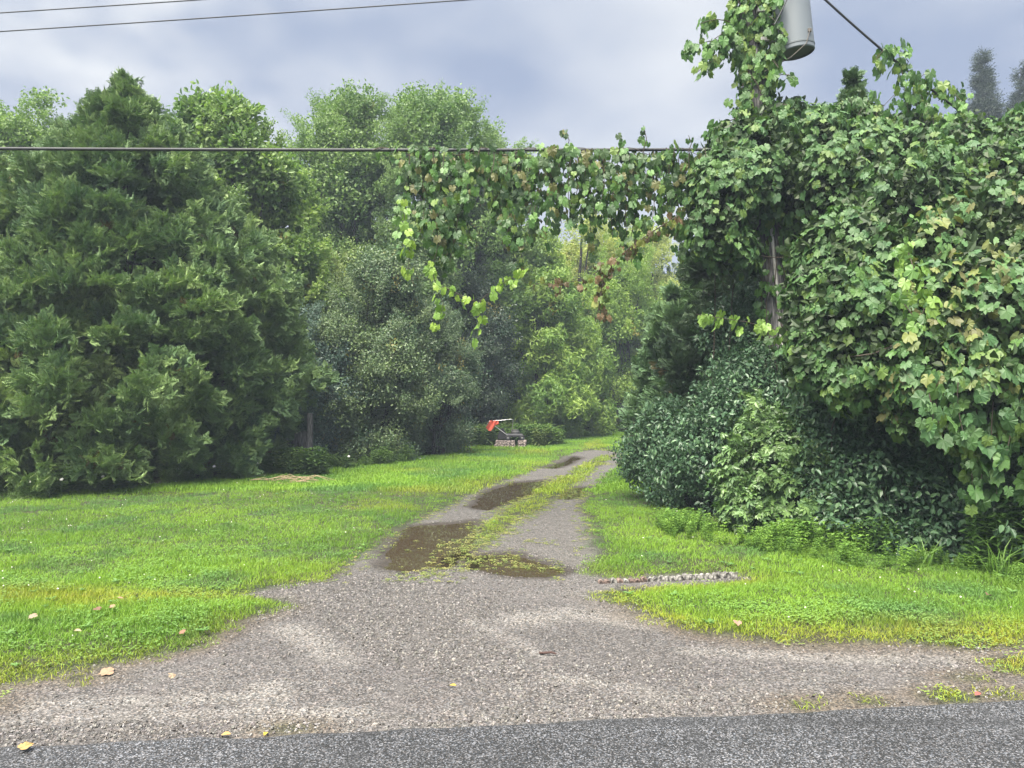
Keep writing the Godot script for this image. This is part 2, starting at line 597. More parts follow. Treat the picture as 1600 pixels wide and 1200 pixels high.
# ------------------------------------------------------------------ grass, gravel and low growth
func yellow_of(x: float, d: float, g: float) -> float:
	var y := smoothstep(0.5, 0.0, g) * 0.55 * smoothstep(9.0, 6.0, d)
	var nz := wavy.get_noise_2d(x * 45 + 300, d * 45) * 0.7
	if x < -1.6:
		y = maxf(y, smoothstep(0.34, 0.02, absf(d - 6.45 - (x + 2.0) * 0.03 + nz * 0.5)) * 0.75)
		y = maxf(y, smoothstep(0.75, 0.1, g) * 0.8 * smoothstep(5.6, 4.8, d))
	elif x > 0.7 and d < 7:
		y = maxf(y, smoothstep(0.75, 0.1, d - 5.2) * 0.95)
		y = maxf(y, smoothstep(0.35, 0.1, g) * 0.8)
	for s: Array in islands:
		if Vector2(x - s[0], d - s[1]).length() < s[2] * 1.3:
			y = maxf(y, s[3])
	if d > 8 and x > -0.6 and x < 3.0 and absf(x - (d - 9.5) * 0.215 + 0.3) < 0.6:
		y = maxf(y, 0.62)
	if d > 11 and x < 1.0 and x > -4.0:
		y = maxf(y, 0.35 + nz * 0.8 - g * 0.15)
	return clampf(y + nz * 0.35, 0, 1)

func lawn() -> void:
	rng.seed = 41
	var near := [[], [], []]
	var near_c := [PackedColorArray(), PackedColorArray(), PackedColorArray()]
	var far := []
	var far_c := PackedColorArray()
	var clover := []
	var clover_c := PackedColorArray()
	var d := 4.0
	while d < 36.0:
		var step := clampf(d * 0.0095, 0.055, 0.22)
		var x := -d * 0.78 - 0.4
		while x < d * 0.78 + 0.4:
			x += step
			var px := x + rnd(-0.5, 0.5) * step
			var pd := d + rnd(-0.5, 0.5) * step
			var g := at_map(map_gravel, px, pd, 3.0)
			if g < -0.1 + 0.28 * sqrt(rng.randf()) or pd < road_d(px) + 0.05 or at_map(map_water, px, pd, 1.0) < rnd(0.02, 0.1):
				continue
			# under the hedges the lawn gives out
			if pd > 13.6 + maxf(0.0, (px + 6.5) * 1.6) and px < -1.8:
				continue
			if px > 2.5 and pd > 9.6 and pd < 14.0:
				continue
			var yel := yellow_of(px, pd, g)
			var patch := wavy.get_noise_2d(px * 30, pd * 30)
			var deep := Color(0.145, 0.275, 0.032)
			var fresh := Color(0.235, 0.39, 0.042)
			var c := deep.lerp(fresh, clampf(0.55 + patch * 1.7 + wavy.get_noise_2d(px * 110 + 50, pd * 110) * 0.8 + rnd(-0.3, 0.3), 0, 1))
			c = c.lerp(Color(0.10, 0.22, 0.07), smoothstep(0.1, 0.4, wavy.get_noise_2d(px * 55 + 610, pd * 55)) * 0.7)
			c = c.lerp(Color(0.37, 0.40, 0.025).lerp(Color(0.40, 0.31, 0.07), rnd(0, 0.7)), yel * rnd(0.55, 1.0))
			var tall := 1.0 + wavy.get_noise_2d(px * 90 + 77, pd * 90) * 0.7
			tall *= lerpf(0.55, 1.0, smoothstep(0.0, 0.35, g))
			if pd > 29:
				tall *= 1.5
			var where := Transform3D(Basis(Vector3.UP, rnd(0, TAU)).scaled(Vector3(1, tall, 1)), Vector3(px, land(px, pd), -pd))
			if d < 13.0:
				var k := rng.randi() % 3
				near[k].append(where)
				near_c[k].append(c)
				if rng.randf() < 0.02 + smoothstep(0.12, 0.4, wavy.get_noise_2d(px * 40 + 900, pd * 40)) * 0.16:
					clover.append(where)
					clover_c.append(c.lerp(Color(0.11, 0.24, 0.06), 0.6))
			else:
				far.append(where)
				far_c.append(c)
		d += step
	var grass := Node3D.new()
	grass.name = "lawn_grass"
	grass.set_meta("kind", "stuff")
	grass.set_meta("label", "short green and yellowing grass of the lawn on both sides of the drive")
	grass.set_meta("category", "grass")
	add_child(grass)
	for k in 3:
		copies("grass", grass_patch(50 + k, 32, 0.075, 0.046, 0.0045), M.grass, near[k], near_c[k], grass)
	copies("grass", grass_patch(60, 36, 0.2, 0.062, 0.012), M.grass, far, far_c, grass)
	copies("clover", clover_patch(61), M.grass, clover, clover_c, grass)
	# broad-leaved rosettes flat in the grass
	rng.seed = 43
	var rosette := Shape.new()
	for k in 9:
		var a := TAU * k / 9.0 + rnd(-0.3, 0.3)
		leaflet(rosette, Vector3(cos(a), 0.3, sin(a)) * 0.01, Vector3(cos(a), rnd(0.25, 0.9), sin(a)), Vector3.UP, rnd(0.06, 0.1), 0.035)
	var flat := []
	var flat_c := PackedColorArray()
	while flat.size() < 170:
		var pd := 4.6 + 12.0 * rng.randf()
		var px := rnd(-pd * 0.72, pd * 0.72)
		if at_map(map_gravel, px, pd, 1.0) > 0.12 and (pd < 12 or px < 0) and wavy.get_noise_2d(px * 60 + 230, pd * 60) > 0.08:
			flat.append(Transform3D(Basis(Vector3.UP, rnd(0, TAU)).scaled(Vector3.ONE * rnd(0.3, 0.62)), Vector3(px, land(px, pd) + 0.02, -pd)))
			flat_c.append(Color(0.085, 0.19, 0.05).lerp(Color(0.14, 0.26, 0.06), rng.randf()))
	copies("rosettes", rosette.mesh(), M.grass, flat, flat_c, grass)
	var head := Shape.new()
	head.lathe(PackedVector2Array([Vector2(0, -0.006), Vector2(0.007, -0.003), Vector2(0.008, 0.003), Vector2(0, 0.008)]), 6, Transform3D())
	var bloom := []
	var bloom_c := PackedColorArray()
	while bloom.size() < 170:
		var pd := 5.0 + 11.0 * rng.randf()
		var px := rnd(-pd * 0.72, pd * 0.72)
		if at_map(map_gravel, px, pd, 1.0) > 0.25 and wavy.get_noise_2d(px * 50 + 400, pd * 50) > 0.0:
			bloom.append(Transform3D(Basis().scaled(Vector3.ONE * rnd(0.5, 1.0)), Vector3(px, land(px, pd) + rnd(0.05, 0.075), -pd)))
			bloom_c.append(Color(0.6, 0.6, 0.52))
	copies("clover_heads", head.mesh(), M.pebble, bloom, bloom_c, grass)

func loose_gravel() -> void:
	rng.seed = 77
	var xf := [[], [], []]
	var cs := [PackedColorArray(), PackedColorArray(), PackedColorArray()]
	for k in 90000:
		var d := 3.6 + 4.6 * rng.randf()
		if rng.randf() < 0.12:
			d = rnd(8, 15)
		var x := rnd(-d * 0.75, d * 0.75)
		if d < road_d(x) + 0.02 or at_map(map_gravel, x, d, 1.0) > 0.1 or at_map(map_water, x, d, 1.0) < 0.05:
			continue
		var coarse := 0.5 + wavy.get_noise_2d(x * 35 + 50, d * 55) * 1.6
		if x > 0.1 and d < 6:
			coarse -= 0.35
		coarse += smoothstep(0.5, 0.0, d - road_d(x)) * 0.8
		var tone := gravel_tone(x, d)
		coarse -= smoothstep(0.14, 0.2, tone.r) * 0.7
		if rng.randf() > clampf(coarse + 0.18, 0.1, 1.0):
			continue
		var size := rnd(0.004, 0.0105) * (1.0 if rng.randf() < 0.96 else 1.6)
		var b := Basis(ball(), rnd(0, TAU)).scaled(Vector3.ONE * size)
		var pick := rng.randi() % 3
		xf[pick].append(Transform3D(b, Vector3(x, land(x, d) + size * 0.25, -d)))
		var l := pow(rng.randf(), 1.5) * 0.2 + 0.055
		cs[pick].append(Color(l * rnd(1.0, 1.12), l, l * rnd(0.88, 1.02)))
	var o := Node3D.new()
	o.name = "loose_gravel"
	o.set_meta("kind", "stuff")
	add_child(o)
	for k in 3:
		copies("gravel", pebble(500 + k), M.pebble, xf[k], cs[k], o)

# scattered seedlings and straw: specks of green over the puddle rims and ruts
func seedlings() -> void:
	rng.seed = 91
	var xf := []
	var cs := PackedColorArray()
	for k in 30000:
		var d := rnd(6.9, 16.0)
		var x := (d - 9.5) * 0.215 - 0.3 + rnd(-1.3, 1.3)
		var g := at_map(map_gravel, x, d, 1.0)
		if g > 0.12:
			continue
		var mid := absf(x - ((d - 9.5) * 0.215 - 0.28))
		var w := at_map(map_water, x, d, 1.0)
		var chance := smoothstep(0.5, 0.1, mid) * 0.2 + smoothstep(-0.3, 0.0, g) * 0.1
		if d < 9.0 and x > -0.95 and x < 0.5:
			chance = maxf(chance, 0.05 + wavy.get_noise_2d(x * 130, d * 90) * 0.5)
		if w < -0.1 and d > 9.0:
			chance *= 0.25
		if w < -0.05 and x < -0.85:
			chance = 0.006
		if rng.randf() > chance:
			continue
		var y := maxf(land(x, d), -0.014)
		xf.append(Transform3D(Basis(Vector3.UP, rnd(0, TAU)).scaled(Vector3.ONE * rnd(0.5, 1.0)), Vector3(x, y, -d)))
		cs.append(Color(0.13, 0.2, 0.04).lerp(Color(0.27, 0.26, 0.09), rng.randf()))
	var s := Shape.new()
	rng.seed = 92
	for k in 7:
		var a := rnd(0, TAU)
		leaflet(s, Vector3(cos(a) * rnd(0, 0.03), 0.006, sin(a) * rnd(0, 0.03)), Vector3(cos(a), rnd(0.1, 0.8), sin(a)), Vector3.UP, rnd(0.018, 0.035), 0.012)
	copies("seedlings", s.mesh(), M.grass, xf, cs, self)

# ------------------------------------------------------------------ trees and bushes
func trunk_line(from: Vector3, to: Vector3, wobble: float, steps := 6) -> PackedVector3Array:
	var pts := PackedVector3Array()
	var side := Vector3(rnd(-1, 1), 0, rnd(-1, 1)) * wobble
	var rise := (to - from).length() * 0.12
	for k in steps + 1:
		var t := float(k) / steps
		pts.append(from.lerp(to, t) + side * sin(t * PI) + Vector3(rnd(-1, 1), 0, rnd(-1, 1)) * wobble * 0.15 - Vector3(0, rise * sin(t * PI) * (0.0 if absf(to.x - from.x) + absf(to.z - from.z) < 0.6 else 1.0), 0))
	return pts

func taper(a: float, b: float, steps := 6) -> PackedFloat32Array:
	var r := PackedFloat32Array()
	for k in steps + 1:
		r.append(lerpf(a, b, float(k) / steps))
	return r

# A broadleaved tree or shrub: trunk(s), limbs that run to leaf masses, and a crown of twigs round those masses.
# profile: crown radius at even steps from the crown's bottom to its top
func broadleaf(called: String, label: String, category: String, x: float, d: float, height: float, bottom: float, profile: Array, o: Dictionary) -> Node3D:
	rng.seed = hash(label)
	var t := thing(called, label, category, Vector3(x, 0, -d), o.get("group", ""))
	var masses: int = int(o.get("masses", 18) * 1.9)
	var twigs: int = o.get("twigs", 2600)
	var size: float = o.get("size", 0.5)
	var widest: float = profile.max()
	var trunks: int = o.get("trunks", 1)
	var radius: float = o.get("trunk", 0.12)
	var bark: Material = M[o.get("bark", "bark")]
	var tops := []
	for k in trunks:
		var s := Shape.new()
		var lean: float = o.get("lean", 0.0)
		var root := Vector3(rnd(-0.25, 0.25), -0.1, rnd(-0.25, 0.25)) * (0.0 if trunks == 1 else 1.6)
		root.y = -0.1
		var top := Vector3(lean + rnd(-0.5, 0.5) * (0.3 if trunks == 1 else widest), bottom + (height - bottom) * (0.86 if trunks == 1 else rnd(0.5, 0.8)), rnd(-0.4, 0.4))
		var line := trunk_line(root, top, radius * 1.5, 8)
		s.tube(line, taper(radius, radius * 0.22, 8), 8)
		part("trunk", s.mesh(), bark, t)
		tops.append(line)
	var blobs := []
	var tries := 0
	while blobs.size() < masses and tries < 4000:
		tries += 1
		var f := rng.randf()
		var r := curve_at(profile, f)
		if rng.randf() > r / widest + 0.12:
			continue
		var a := rnd(0, TAU)
		var reach := r * sqrt(rnd(0.12, 1.0)) * 0.82
		var c := Vector3(cos(a) * reach, bottom + (height - bottom) * f * 0.95, sin(a) * reach)
		c.x += o.get("lean", 0.0) * f
		blobs.append([c, minf(widest * rnd(0.13, 0.33), r * 0.6 + 0.12)])
	var xf := []
	var cs := PackedColorArray()
	var c0: Color = o.c0
	var c1: Color = o.c1
	for b: Array in blobs:
		var line: PackedVector3Array = tops[rng.randi() % trunks]
		if rng.randf() < o.get("limbs", 0.8):
			var from_k := clampi(int(line.size() * clampf((b[0].y - bottom * 0.5) / height * 0.75, 0.15, 0.85)), 1, line.size() - 2)
			var s := Shape.new()
			s.tube(trunk_line(line[from_k], b[0], 0.12, 5), taper(radius * 0.42, radius * 0.1, 5), 5)
			part("limb", s.mesh(), bark, t)
		var shift := rnd(-0.4, 0.4)
		var area: float = b[1] * b[1]
		var total := 0.0
		for q: Array in blobs:
			total += q[1] * q[1]
		for k in int(twigs * area / total * rnd(0.35, 1.6)):
			var dir := (ball() + Vector3(0, 0.25, 0)).normalized()
			var p: Vector3 = b[0] + dir * b[1] * (rnd(0.5, 1.15) if rng.randf() < 0.75 else rnd(0.1, 1.6)) * Vector3(1, 0.85, 1)
			if p.y < 0.05:
				p.y = rnd(0.05, 0.3)
			xf.append(spun(p, dir + Vector3(0, 0.35, 0) + ball() * 0.6, size * rnd(0.7, 1.25)))
			var c := c0.lerp(c1, clampf(rng.randf() + shift, 0, 1))
			if rng.randf() < o.get("turned", 0.012):
				c = Color(0.26, 0.22, 0.05)
			cs.append(c)
	# slender shoots that stand out beyond the leaf masses
	for k in int(o.get("shoots", 34)):
		var f := 0.25 + 0.72 * sqrt(rng.randf())
		var r := curve_at(profile, f) * 0.9
		var a := rnd(0, TAU)
		var from := Vector3(cos(a) * r + o.get("lean", 0.0) * f, bottom + (height - bottom) * f * 0.95, sin(a) * r)
		var dir := (Vector3(cos(a) * 0.6, rnd(0.3, 1.3), sin(a) * 0.6) + ball() * 0.35).normalized()
		var reach: float = widest * rnd(0.18, 0.42)
		var c := c0.lerp(c1, rnd(0.3, 1.0))
		for j in 7:
			var g := j / 6.0
			xf.append(spun(from + dir * reach * g + ball() * 0.06, dir + ball() * 0.5, size * (0.85 - 0.45 * g)))
			cs.append(c)
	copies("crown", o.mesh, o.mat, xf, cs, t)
	return t

# A cedar or other conifer: a straight trunk, limbs, and tufts over a bumpy outline
func conifer(called: String, label: String, x: float, d: float, height: float, bottom: float, profile: Array, o: Dictionary) -> Node3D:
	rng.seed = hash(label)
	var t := thing(called, label, o.get("category", "cedar"), Vector3(x, 0, -d), o.get("group", ""))
	var s := Shape.new()
	s.tube(trunk_line(Vector3(0, -0.1, 0), Vector3(rnd(-0.08, 0.08), height * 0.985, 0), 0.04, 8), taper(o.get("trunk", 0.13), 0.012, 8), 8)
	part("trunk", s.mesh(), M.bark, t)
	var widest: float = profile.max()
	for k in int(o.get("limbs", 26)):
		var f := pow(rng.randf(), 0.8)
		var a := rnd(0, TAU)
		var r := curve_at(profile, f) * 0.85
		var y := bottom + (height - bottom) * f
		var l := Shape.new()
		l.tube(trunk_line(Vector3(0, y - r * 0.1, 0), Vector3(cos(a) * r, y + r * 0.12, sin(a) * r), 0.05, 4), taper(0.035, 0.008, 4), 5)
		part("limb", l.mesh(), M.bark, t)
	var xf := []
	var cs := PackedColorArray()
	var c0: Color = o.c0
	var c1: Color = o.c1
	var size: float = o.get("size", 0.45)
	var count: int = o.get("tufts", 2600)
	var bump: float = o.get("bump", 0.3)
	var offset := rnd(0, 500)
	var clump_size: float = o.get("clump", 0.34)
	while xf.size() < count:
		var f := rng.randf()
		var r := curve_at(profile, f)
		if rng.randf() > pow(r / widest, 0.6) * (0.8 if f > 0.85 else 1.0) + 0.1:
			continue
		var a := rnd(0, TAU)
		var y := bottom + (height - bottom) * f
		var lump := wavy.get_noise_3d(cos(a) * 45 + offset, y * 26, sin(a) * 45)
		var shell := r * (1.0 + lump * bump * 1.3) + rnd(-0.5, 0.6) * bump * minf(1.0, r)
		var within := rng.randf() < 0.2
		if within:
			shell *= rnd(0.3, 0.75)
		var out := Vector3(cos(a), 0, sin(a))
		var mid := out * maxf(0.0, shell - clump_size * 0.5) + Vector3(0, y, 0)
		var ball_r := clump_size * rnd(0.6, 1.3) * minf(1.0, 0.35 + r * 0.6)
		var tone := clampf(rnd(0.0, 0.75) + lump * 0.5, 0, 1)
		for k in int(rnd(8, 24)):
			var dir := (ball() + out * 0.7 + Vector3(0, o.get("lift", 0.55) * 0.7, 0)).normalized()
			var p := mid + dir * ball_r * rnd(0.35, 1.05) * Vector3(1, 0.8, 1)
			if p.y < 0.05:
				continue
			xf.append(spun(p, dir + out * 0.5 + Vector3(0, o.get("lift", 0.55), 0) + ball() * 0.3, size * rnd(0.7, 1.2) * (0.55 + 0.45 * minf(1.0, r / 0.8))))
			var c := c0.lerp(c1, clampf(tone * 0.55 + pow(rng.randf(), 1.6) * 0.6, 0, 1))
			if rng.randf() < o.get("turned", 0.005):
				c = Color(0.18, 0.14, 0.05)
			cs.append(c)
	copies("crown", o.mesh, o.mat, xf, cs, t)
	return t

# ------------------------------------------------------------------ vines and near shrubs: leaf by leaf
# Hands over leaf places: those that show largest become parts named leaf, the others one part of kind stuff.
func set_leaves(t: Node3D, meshes: Array, shades: Array, tints: Array, places: Array, most := 300) -> void:
	var order := []
	for k in places.size():
		var p: Transform3D = places[k]
		var look := (EYE - (t.position + p.origin))
		var far := look.length()
		order.append([far + rnd(0, 0.5) - 0.35 * absf(p.basis.z.normalized().dot(look / far)) - p.basis.y.length() * 2.0, k])
	order.sort_custom(func(a, b): return a[0] < b[0])
	var rest := []
	for m in meshes:
		rest.append([[], PackedColorArray()])
	for k in order.size():
		var p: Transform3D = places[order[k][1]]
		var kind := rng.randi() % meshes.size()
		if k < most:
			part("leaf", meshes[kind], shades[rng.randi() % shades.size()], t, p)
		else:
			rest[kind][0].append(p)
			var c: Color = tints[rng.randi() % tints.size()]
			var tone := rnd(0.8, 1.15)
			rest[kind][1].append(Color(c.r * tone, c.g * tone, c.b * tone))
	for k in meshes.size():
		copies("leaves", meshes[k], M.vine_leaf if meshes == M.grape else M.shrub_leaf, rest[k][0], rest[k][1], t)

# leaves over a lumpy body given as round masses [centre, radius]
func over_masses(masses: Array, count: int, size: float, droop: float, deep: float, hug := 0.92) -> Array:
	var places := []
	var total := 0.0
	for m: Array in masses:
		total += m[1] * m[1]
	var tries := 0
	while places.size() < count and tries < count * 12:
		tries += 1
		var pick := rng.randf() * total
		var m: Array = masses[0]
		for q: Array in masses:
			pick -= q[1] * q[1]
			if pick <= 0:
				m = q
				break
		var dir := ball()
		var lump: float = 1.0 + wavy.get_noise_3d(dir.x * 90 + m[0].x * 50, dir.y * 90, dir.z * 90 + m[0].y * 50) * 0.35
		var p: Vector3 = m[0] + dir * m[1] * lump * (1.0 - deep * pow(rng.randf(), 1.6))
		if p.y < 0.06:
			continue
		if wavy.get_noise_3d(p.x * 130 + 31, p.y * 130, p.z * 130) < -0.1 and rng.randf() < 0.88:
			continue
		var hidden := false
		for q: Array in masses:
			if q != m and p.distance_to(q[0]) < q[1] * hug * (1.0 - deep * 0.6):
				hidden = true
				break
		if hidden:
			continue
		var face := dir * 0.7 + Vector3(0, 0.55, 0) + ball() * 0.45
		var tip := Vector3(0, -droop, 0) + dir * 0.35 + ball() * 0.55
		places.append(aim(p, tip, face, size * rnd(0.6, 1.25)))
	return places

# leaves along hanging or climbing stems
func along(line: PackedVector3Array, per_metre: float, size: float, spread: float) -> Array:
	var places := []
	for k in line.size() - 1:
		var e := line[k + 1] - line[k]
		var n := e.length() * per_metre
		var c := int(n) + (1 if rng.randf() < n - int(n) else 0)
		for j in c:
			var off := ball() * spread * sqrt(rng.randf())
			var p := line[k] + e * rng.randf() + off
			var face := Vector3(0, 0.35, 0) + off.normalized() * 0.5 + Vector3(0, 0, 0.45) + ball() * 0.6
			places.append(aim(p, Vector3(0, -0.9, 0) + off.normalized() * 0.3 + ball() * 0.4, face, size * rnd(0.55, 1.25)))
	return places

func hanging(from: Vector3, length: float, sway: float) -> PackedVector3Array:
	var pts := PackedVector3Array()
	var a := rnd(0, TAU)
	for k in 7:
		var t := k / 6.0
		pts.append(from + Vector3(cos(a + t * 2.5) * sway * t, -length * t, sin(a + t * 2.0) * sway * t))
	return pts

func stems(t: Node3D, lines: Array, radius: float) -> void:
	for line: PackedVector3Array in lines:
		var s := Shape.new()
		s.tube(line, taper(radius, radius * 0.5, line.size() - 1), 5)
		part("stem", s.mesh(), M.vine_stem, t)

func fill(t: Node3D, called: String, masses: Array, count: int, mesh: Mesh, mat: Material, size: float, c0: Color, c1: Color, shrink := 0.85) -> void:
	var xf := []
	var cs := PackedColorArray()
	var total := 0.0
	for m: Array in masses:
		total += pow(m[1], 3)
	for m: Array in masses:
		for k in int(count * pow(m[1], 3) / total):
			var p: Vector3 = m[0] + ball() * m[1] * shrink * pow(rng.randf(), 0.4)
			if p.y < 0.03:
				continue
			xf.append(spun(p, ball(), size * rnd(0.7, 1.2)))
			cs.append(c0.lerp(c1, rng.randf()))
	copies(called, mesh, mat, xf, cs, t)

func shades(cols: Array, rough: float, through: float) -> Array:
	var out := []
	for c: Color in cols:
		out.append(leaf_material(c.linear_to_srgb(), rough, through))
	return out

# ------------------------------------------------------------------ materials
func cells(size: int, freq: float, back: int, seed_: int) -> Image:
	var f := FastNoiseLite.new()
	f.seed = seed_
	f.noise_type = FastNoiseLite.TYPE_CELLULAR
	f.cellular_return_type = back
	f.frequency = freq
	f.fractal_type = FastNoiseLite.FRACTAL_NONE
	return f.get_seamless_image(size, size)

func grain(size: int, freq: float, low: float, high: float, power: float, seed_: int) -> ImageTexture:
	var a := cells(size, freq, FastNoiseLite.RETURN_CELL_VALUE, seed_).get_data()
	var b := cells(size, freq * 0.23, FastNoiseLite.RETURN_CELL_VALUE, seed_ + 1).get_data()
	var out := PackedByteArray()
	out.resize(size * size * 3)
	for k in size * size:
		var l := low + (high - low) * pow(a[k] / 255.0, power) + (b[k] / 255.0 - 0.5) * 0.05
		var w := ((a[k] * 7) % 13 - 6) * 0.004
		out[k * 3] = int(clampf(l + w, 0, 1) * 255)
		out[k * 3 + 1] = int(clampf(l, 0, 1) * 255)
		out[k * 3 + 2] = int(clampf(l - w, 0, 1) * 255)
	var im := Image.create_from_data(size, size, false, Image.FORMAT_RGB8, out)
	im.generate_mipmaps()
	return ImageTexture.create_from_image(im)

func relief(size: int, freq: float, seed_: int) -> ImageTexture:
	return ImageTexture.create_from_image(cells(size, freq, FastNoiseLite.RETURN_DISTANCE, seed_))

func noise_image(size: int, freq: float, seed_: int) -> ImageTexture:
	var f := FastNoiseLite.new()
	f.seed = seed_
	f.frequency = freq
	f.fractal_octaves = 5
	return ImageTexture.create_from_image(f.get_seamless_image(size, size))

func worn(m: StandardMaterial3D, tex: Texture2D, bump: Texture2D, scale_: float, height: float) -> StandardMaterial3D:
	m.uv1_triplanar = true
	m.uv1_world_triplanar = true
	m.uv1_scale = Vector3.ONE * scale_
	if tex:
		m.albedo_texture = tex
	if bump:
		m.heightmap_enabled = true
		m.heightmap_texture = bump
		m.heightmap_scale = height
	return m

func make_materials() -> void:
	var chips := grain(1024, 0.14, 0.45, 1.0, 1.3, 5)
	var bumps := relief(1024, 0.14, 5)
	M.asphalt = worn(plain(lin(0.25, 0.255, 0.28), 0.6, true), grain(1024, 0.26, 0.26, 1.0, 2.4, 9), relief(1024, 0.26, 9), 0.62, 0.25)
	M.gravel = worn(plain(Color.WHITE, 0.85, true), chips, bumps, 0.7, 0.7)
	M.gravel.albedo_color = Color(1, 1, 1)
	M.soil = worn(plain(Color.WHITE, 0.95, true), chips, bumps, 1.3, 0.8)
	M.pebble = plain(Color.WHITE, 0.75, true)
	M.water = plain(lin(0.045, 0.034, 0.022), 0.015)
	M.grass = leaf_material(Color.WHITE, 0.7, 0.6)
	M.cedar = leaf_material(Color.WHITE, 0.6, 0.3)
	M.foliage = leaf_material(Color.WHITE, 0.5, 0.8)
	M.shrub_leaf = leaf_material(Color.WHITE, 0.38, 0.35)
	M.vine_leaf = leaf_material(Color.WHITE, 0.55, 0.5)
	var bark_noise := noise_image(256, 0.03, 3)
	M.bark = worn(plain(lin(0.10, 0.085, 0.07), 0.95), bark_noise, bark_noise, 2.5, 3.0)
	M.vine_stem = plain(lin(0.055, 0.042, 0.032), 0.9)
	M.pole_wood = worn(plain(lin(0.42, 0.41, 0.42), 0.9), noise_image(256, 0.05, 8), bark_noise, 1.5, 0.6)
	M.pole_wood.uv1_scale = Vector3(5, 0.35, 5)
	M.board = worn(plain(lin(0.24, 0.24, 0.26), 0.9), noise_image(256, 0.04, 18), bark_noise, 1.5, 0.4)
	M.board.uv1_scale = Vector3(7, 0.5, 7)
	M.grape = [grape_leaf(1), grape_leaf(2), grape_leaf(3), grape_leaf(4), grape_leaf(6), grape_leaf(8), grape_leaf(9)]
	M.oval = [oval_leaf(11, 0.5), oval_leaf(12, 0.56), oval_leaf(13, 0.46)]
	M.hand = [hand_leaf(21), hand_leaf(22), hand_leaf(23)]
	M.twig_small = leaf_twig(31, 34, 0.17, 0.10)
	M.twig_fine = leaf_twig(32, 44, 0.13, 0.075)
	M.twig_broad = leaf_twig(33, 24, 0.27, 0.17)
	M.twig_long = leaf_twig(34, 34, 0.26, 0.08)
	M.tuft = cedar_tuft(35)
	M.tuft2 = cedar_tuft(36)
	M.needles = spruce_tuft(37)

func make_sky() -> ImageTexture:
	var w := 1024
	var h := 512
	var f := FastNoiseLite.new()
	f.seed = 23
	f.frequency = 0.9
	f.fractal_octaves = 5
	var px := PackedFloat32Array()
	px.resize(w * h * 3)
	# breaks where the cloud is thinner: azimuth and height in degrees, size, strength
	var breaks := [[-21.0, 22.5, 9.0, 0.5], [-34.0, 29.0, 9.0, 0.35], [30.0, 22.5, 8.0, 0.6], [-13.0, 27.0, 6.0, 0.15], [3.0, 17.5, 8.0, 0.12], [75.0, 30.0, 14.0, 0.5], [-95.0, 35.0, 15.0, 0.5], [150.0, 25.0, 14.0, 0.5], [-150.0, 40.0, 14.0, 0.4]]
	for y in h:
		var up := PI * (0.5 - (y + 0.5) / h)
		var sy := sin(up)
		for x in w:
			var az := TAU * ((x + 0.5) / w - 0.5)
			var c := Vector3(0.2, 0.22, 0.24)
			if up > -0.02:
				var dx := sin(az) * cos(up)
				var dz := -cos(az) * cos(up)
				var k := 1.0 / (maxf(sy, 0.0) + 0.22)
				var n := f.get_noise_3d(dx * k * 1.1, sy * 1.5, dz * k * 1.1)
				var m := f.get_noise_3d(dx * k * 3.0 + 9, sy * 3.5, dz * k * 3.0)
				var light := clampf(0.36 + n * 0.95 + m * 0.34, 0, 1)
				for b: Array in breaks:
					var da: float = (rad_to_deg(az) - b[0]) / b[2]
					var du: float = (rad_to_deg(up) - b[1]) / b[2] * 1.9
					light += b[3] * 1.5 * exp(-da * da - du * du) * (1.0 + m * 1.8)
				light = clampf(light, 0, 1.15)
				var v := Vector3(0.40, 0.48, 0.66).lerp(Vector3(0.84, 0.88, 0.94), light)
				c = v * (0.95 + 0.95 * smoothstep(0.42, 0.95, sy)) / EXPOSURE
			var at := (y * w + x) * 3
			px[at] = c.x
			px[at + 1] = c.y
			px[at + 2] = c.z
	return ImageTexture.create_from_image(Image.create_from_data(w, h, false, Image.FORMAT_RGBF, px.to_byte_array()))

# ------------------------------------------------------------------ the scene
func _ready() -> void:
	wavy.seed = 7
	wavy.frequency = 0.01
	wavy.fractal_octaves = 3
	var cam := Camera3D.new()
	cam.name = "camera"
	cam.position = EYE
	cam.rotation_degrees = Vector3(0.715, 0, 0)
	cam.fov = 53.05
	cam.near = 0.05
	cam.far = 1500
	add_child(cam)
	var env := Environment.new()
	env.background_mode = Environment.BG_SKY
	var pano := PanoramaSkyMaterial.new()
	pano.panorama = make_sky()
	var sky := Sky.new()
	sky.sky_material = pano
	env.sky = sky
	env.tonemap_mode = Environment.TONE_MAPPER_LINEAR
	env.tonemap_exposure = EXPOSURE
	env.sdfgi_enabled = true
	env.ssao_enabled = true
	env.ssil_enabled = true
	env.fog_enabled = true
	env.fog_density = 0.0018
	env.fog_light_color = Color(0.80, 0.86, 0.95)
	var we := WorldEnvironment.new()
	we.name = "environment"
	we.environment = env
	add_child(we)
	var sun := DirectionalLight3D.new()
	sun.name = "sun"
	sun.light_energy = SUN_ENERGY
	sun.light_color = Color(1.0, 0.97, 0.91)
	sun.light_angular_distance = 50
	sun.rotation_degrees = Vector3(-60, -28, 0)
	sun.shadow_enabled = true
	add_child(sun)
	make_materials()
	survey()
	ground_sheets()
	hedges()
	right_side()
	overhead()
	lawn()
	loose_gravel()
	seedlings()
	small_things()

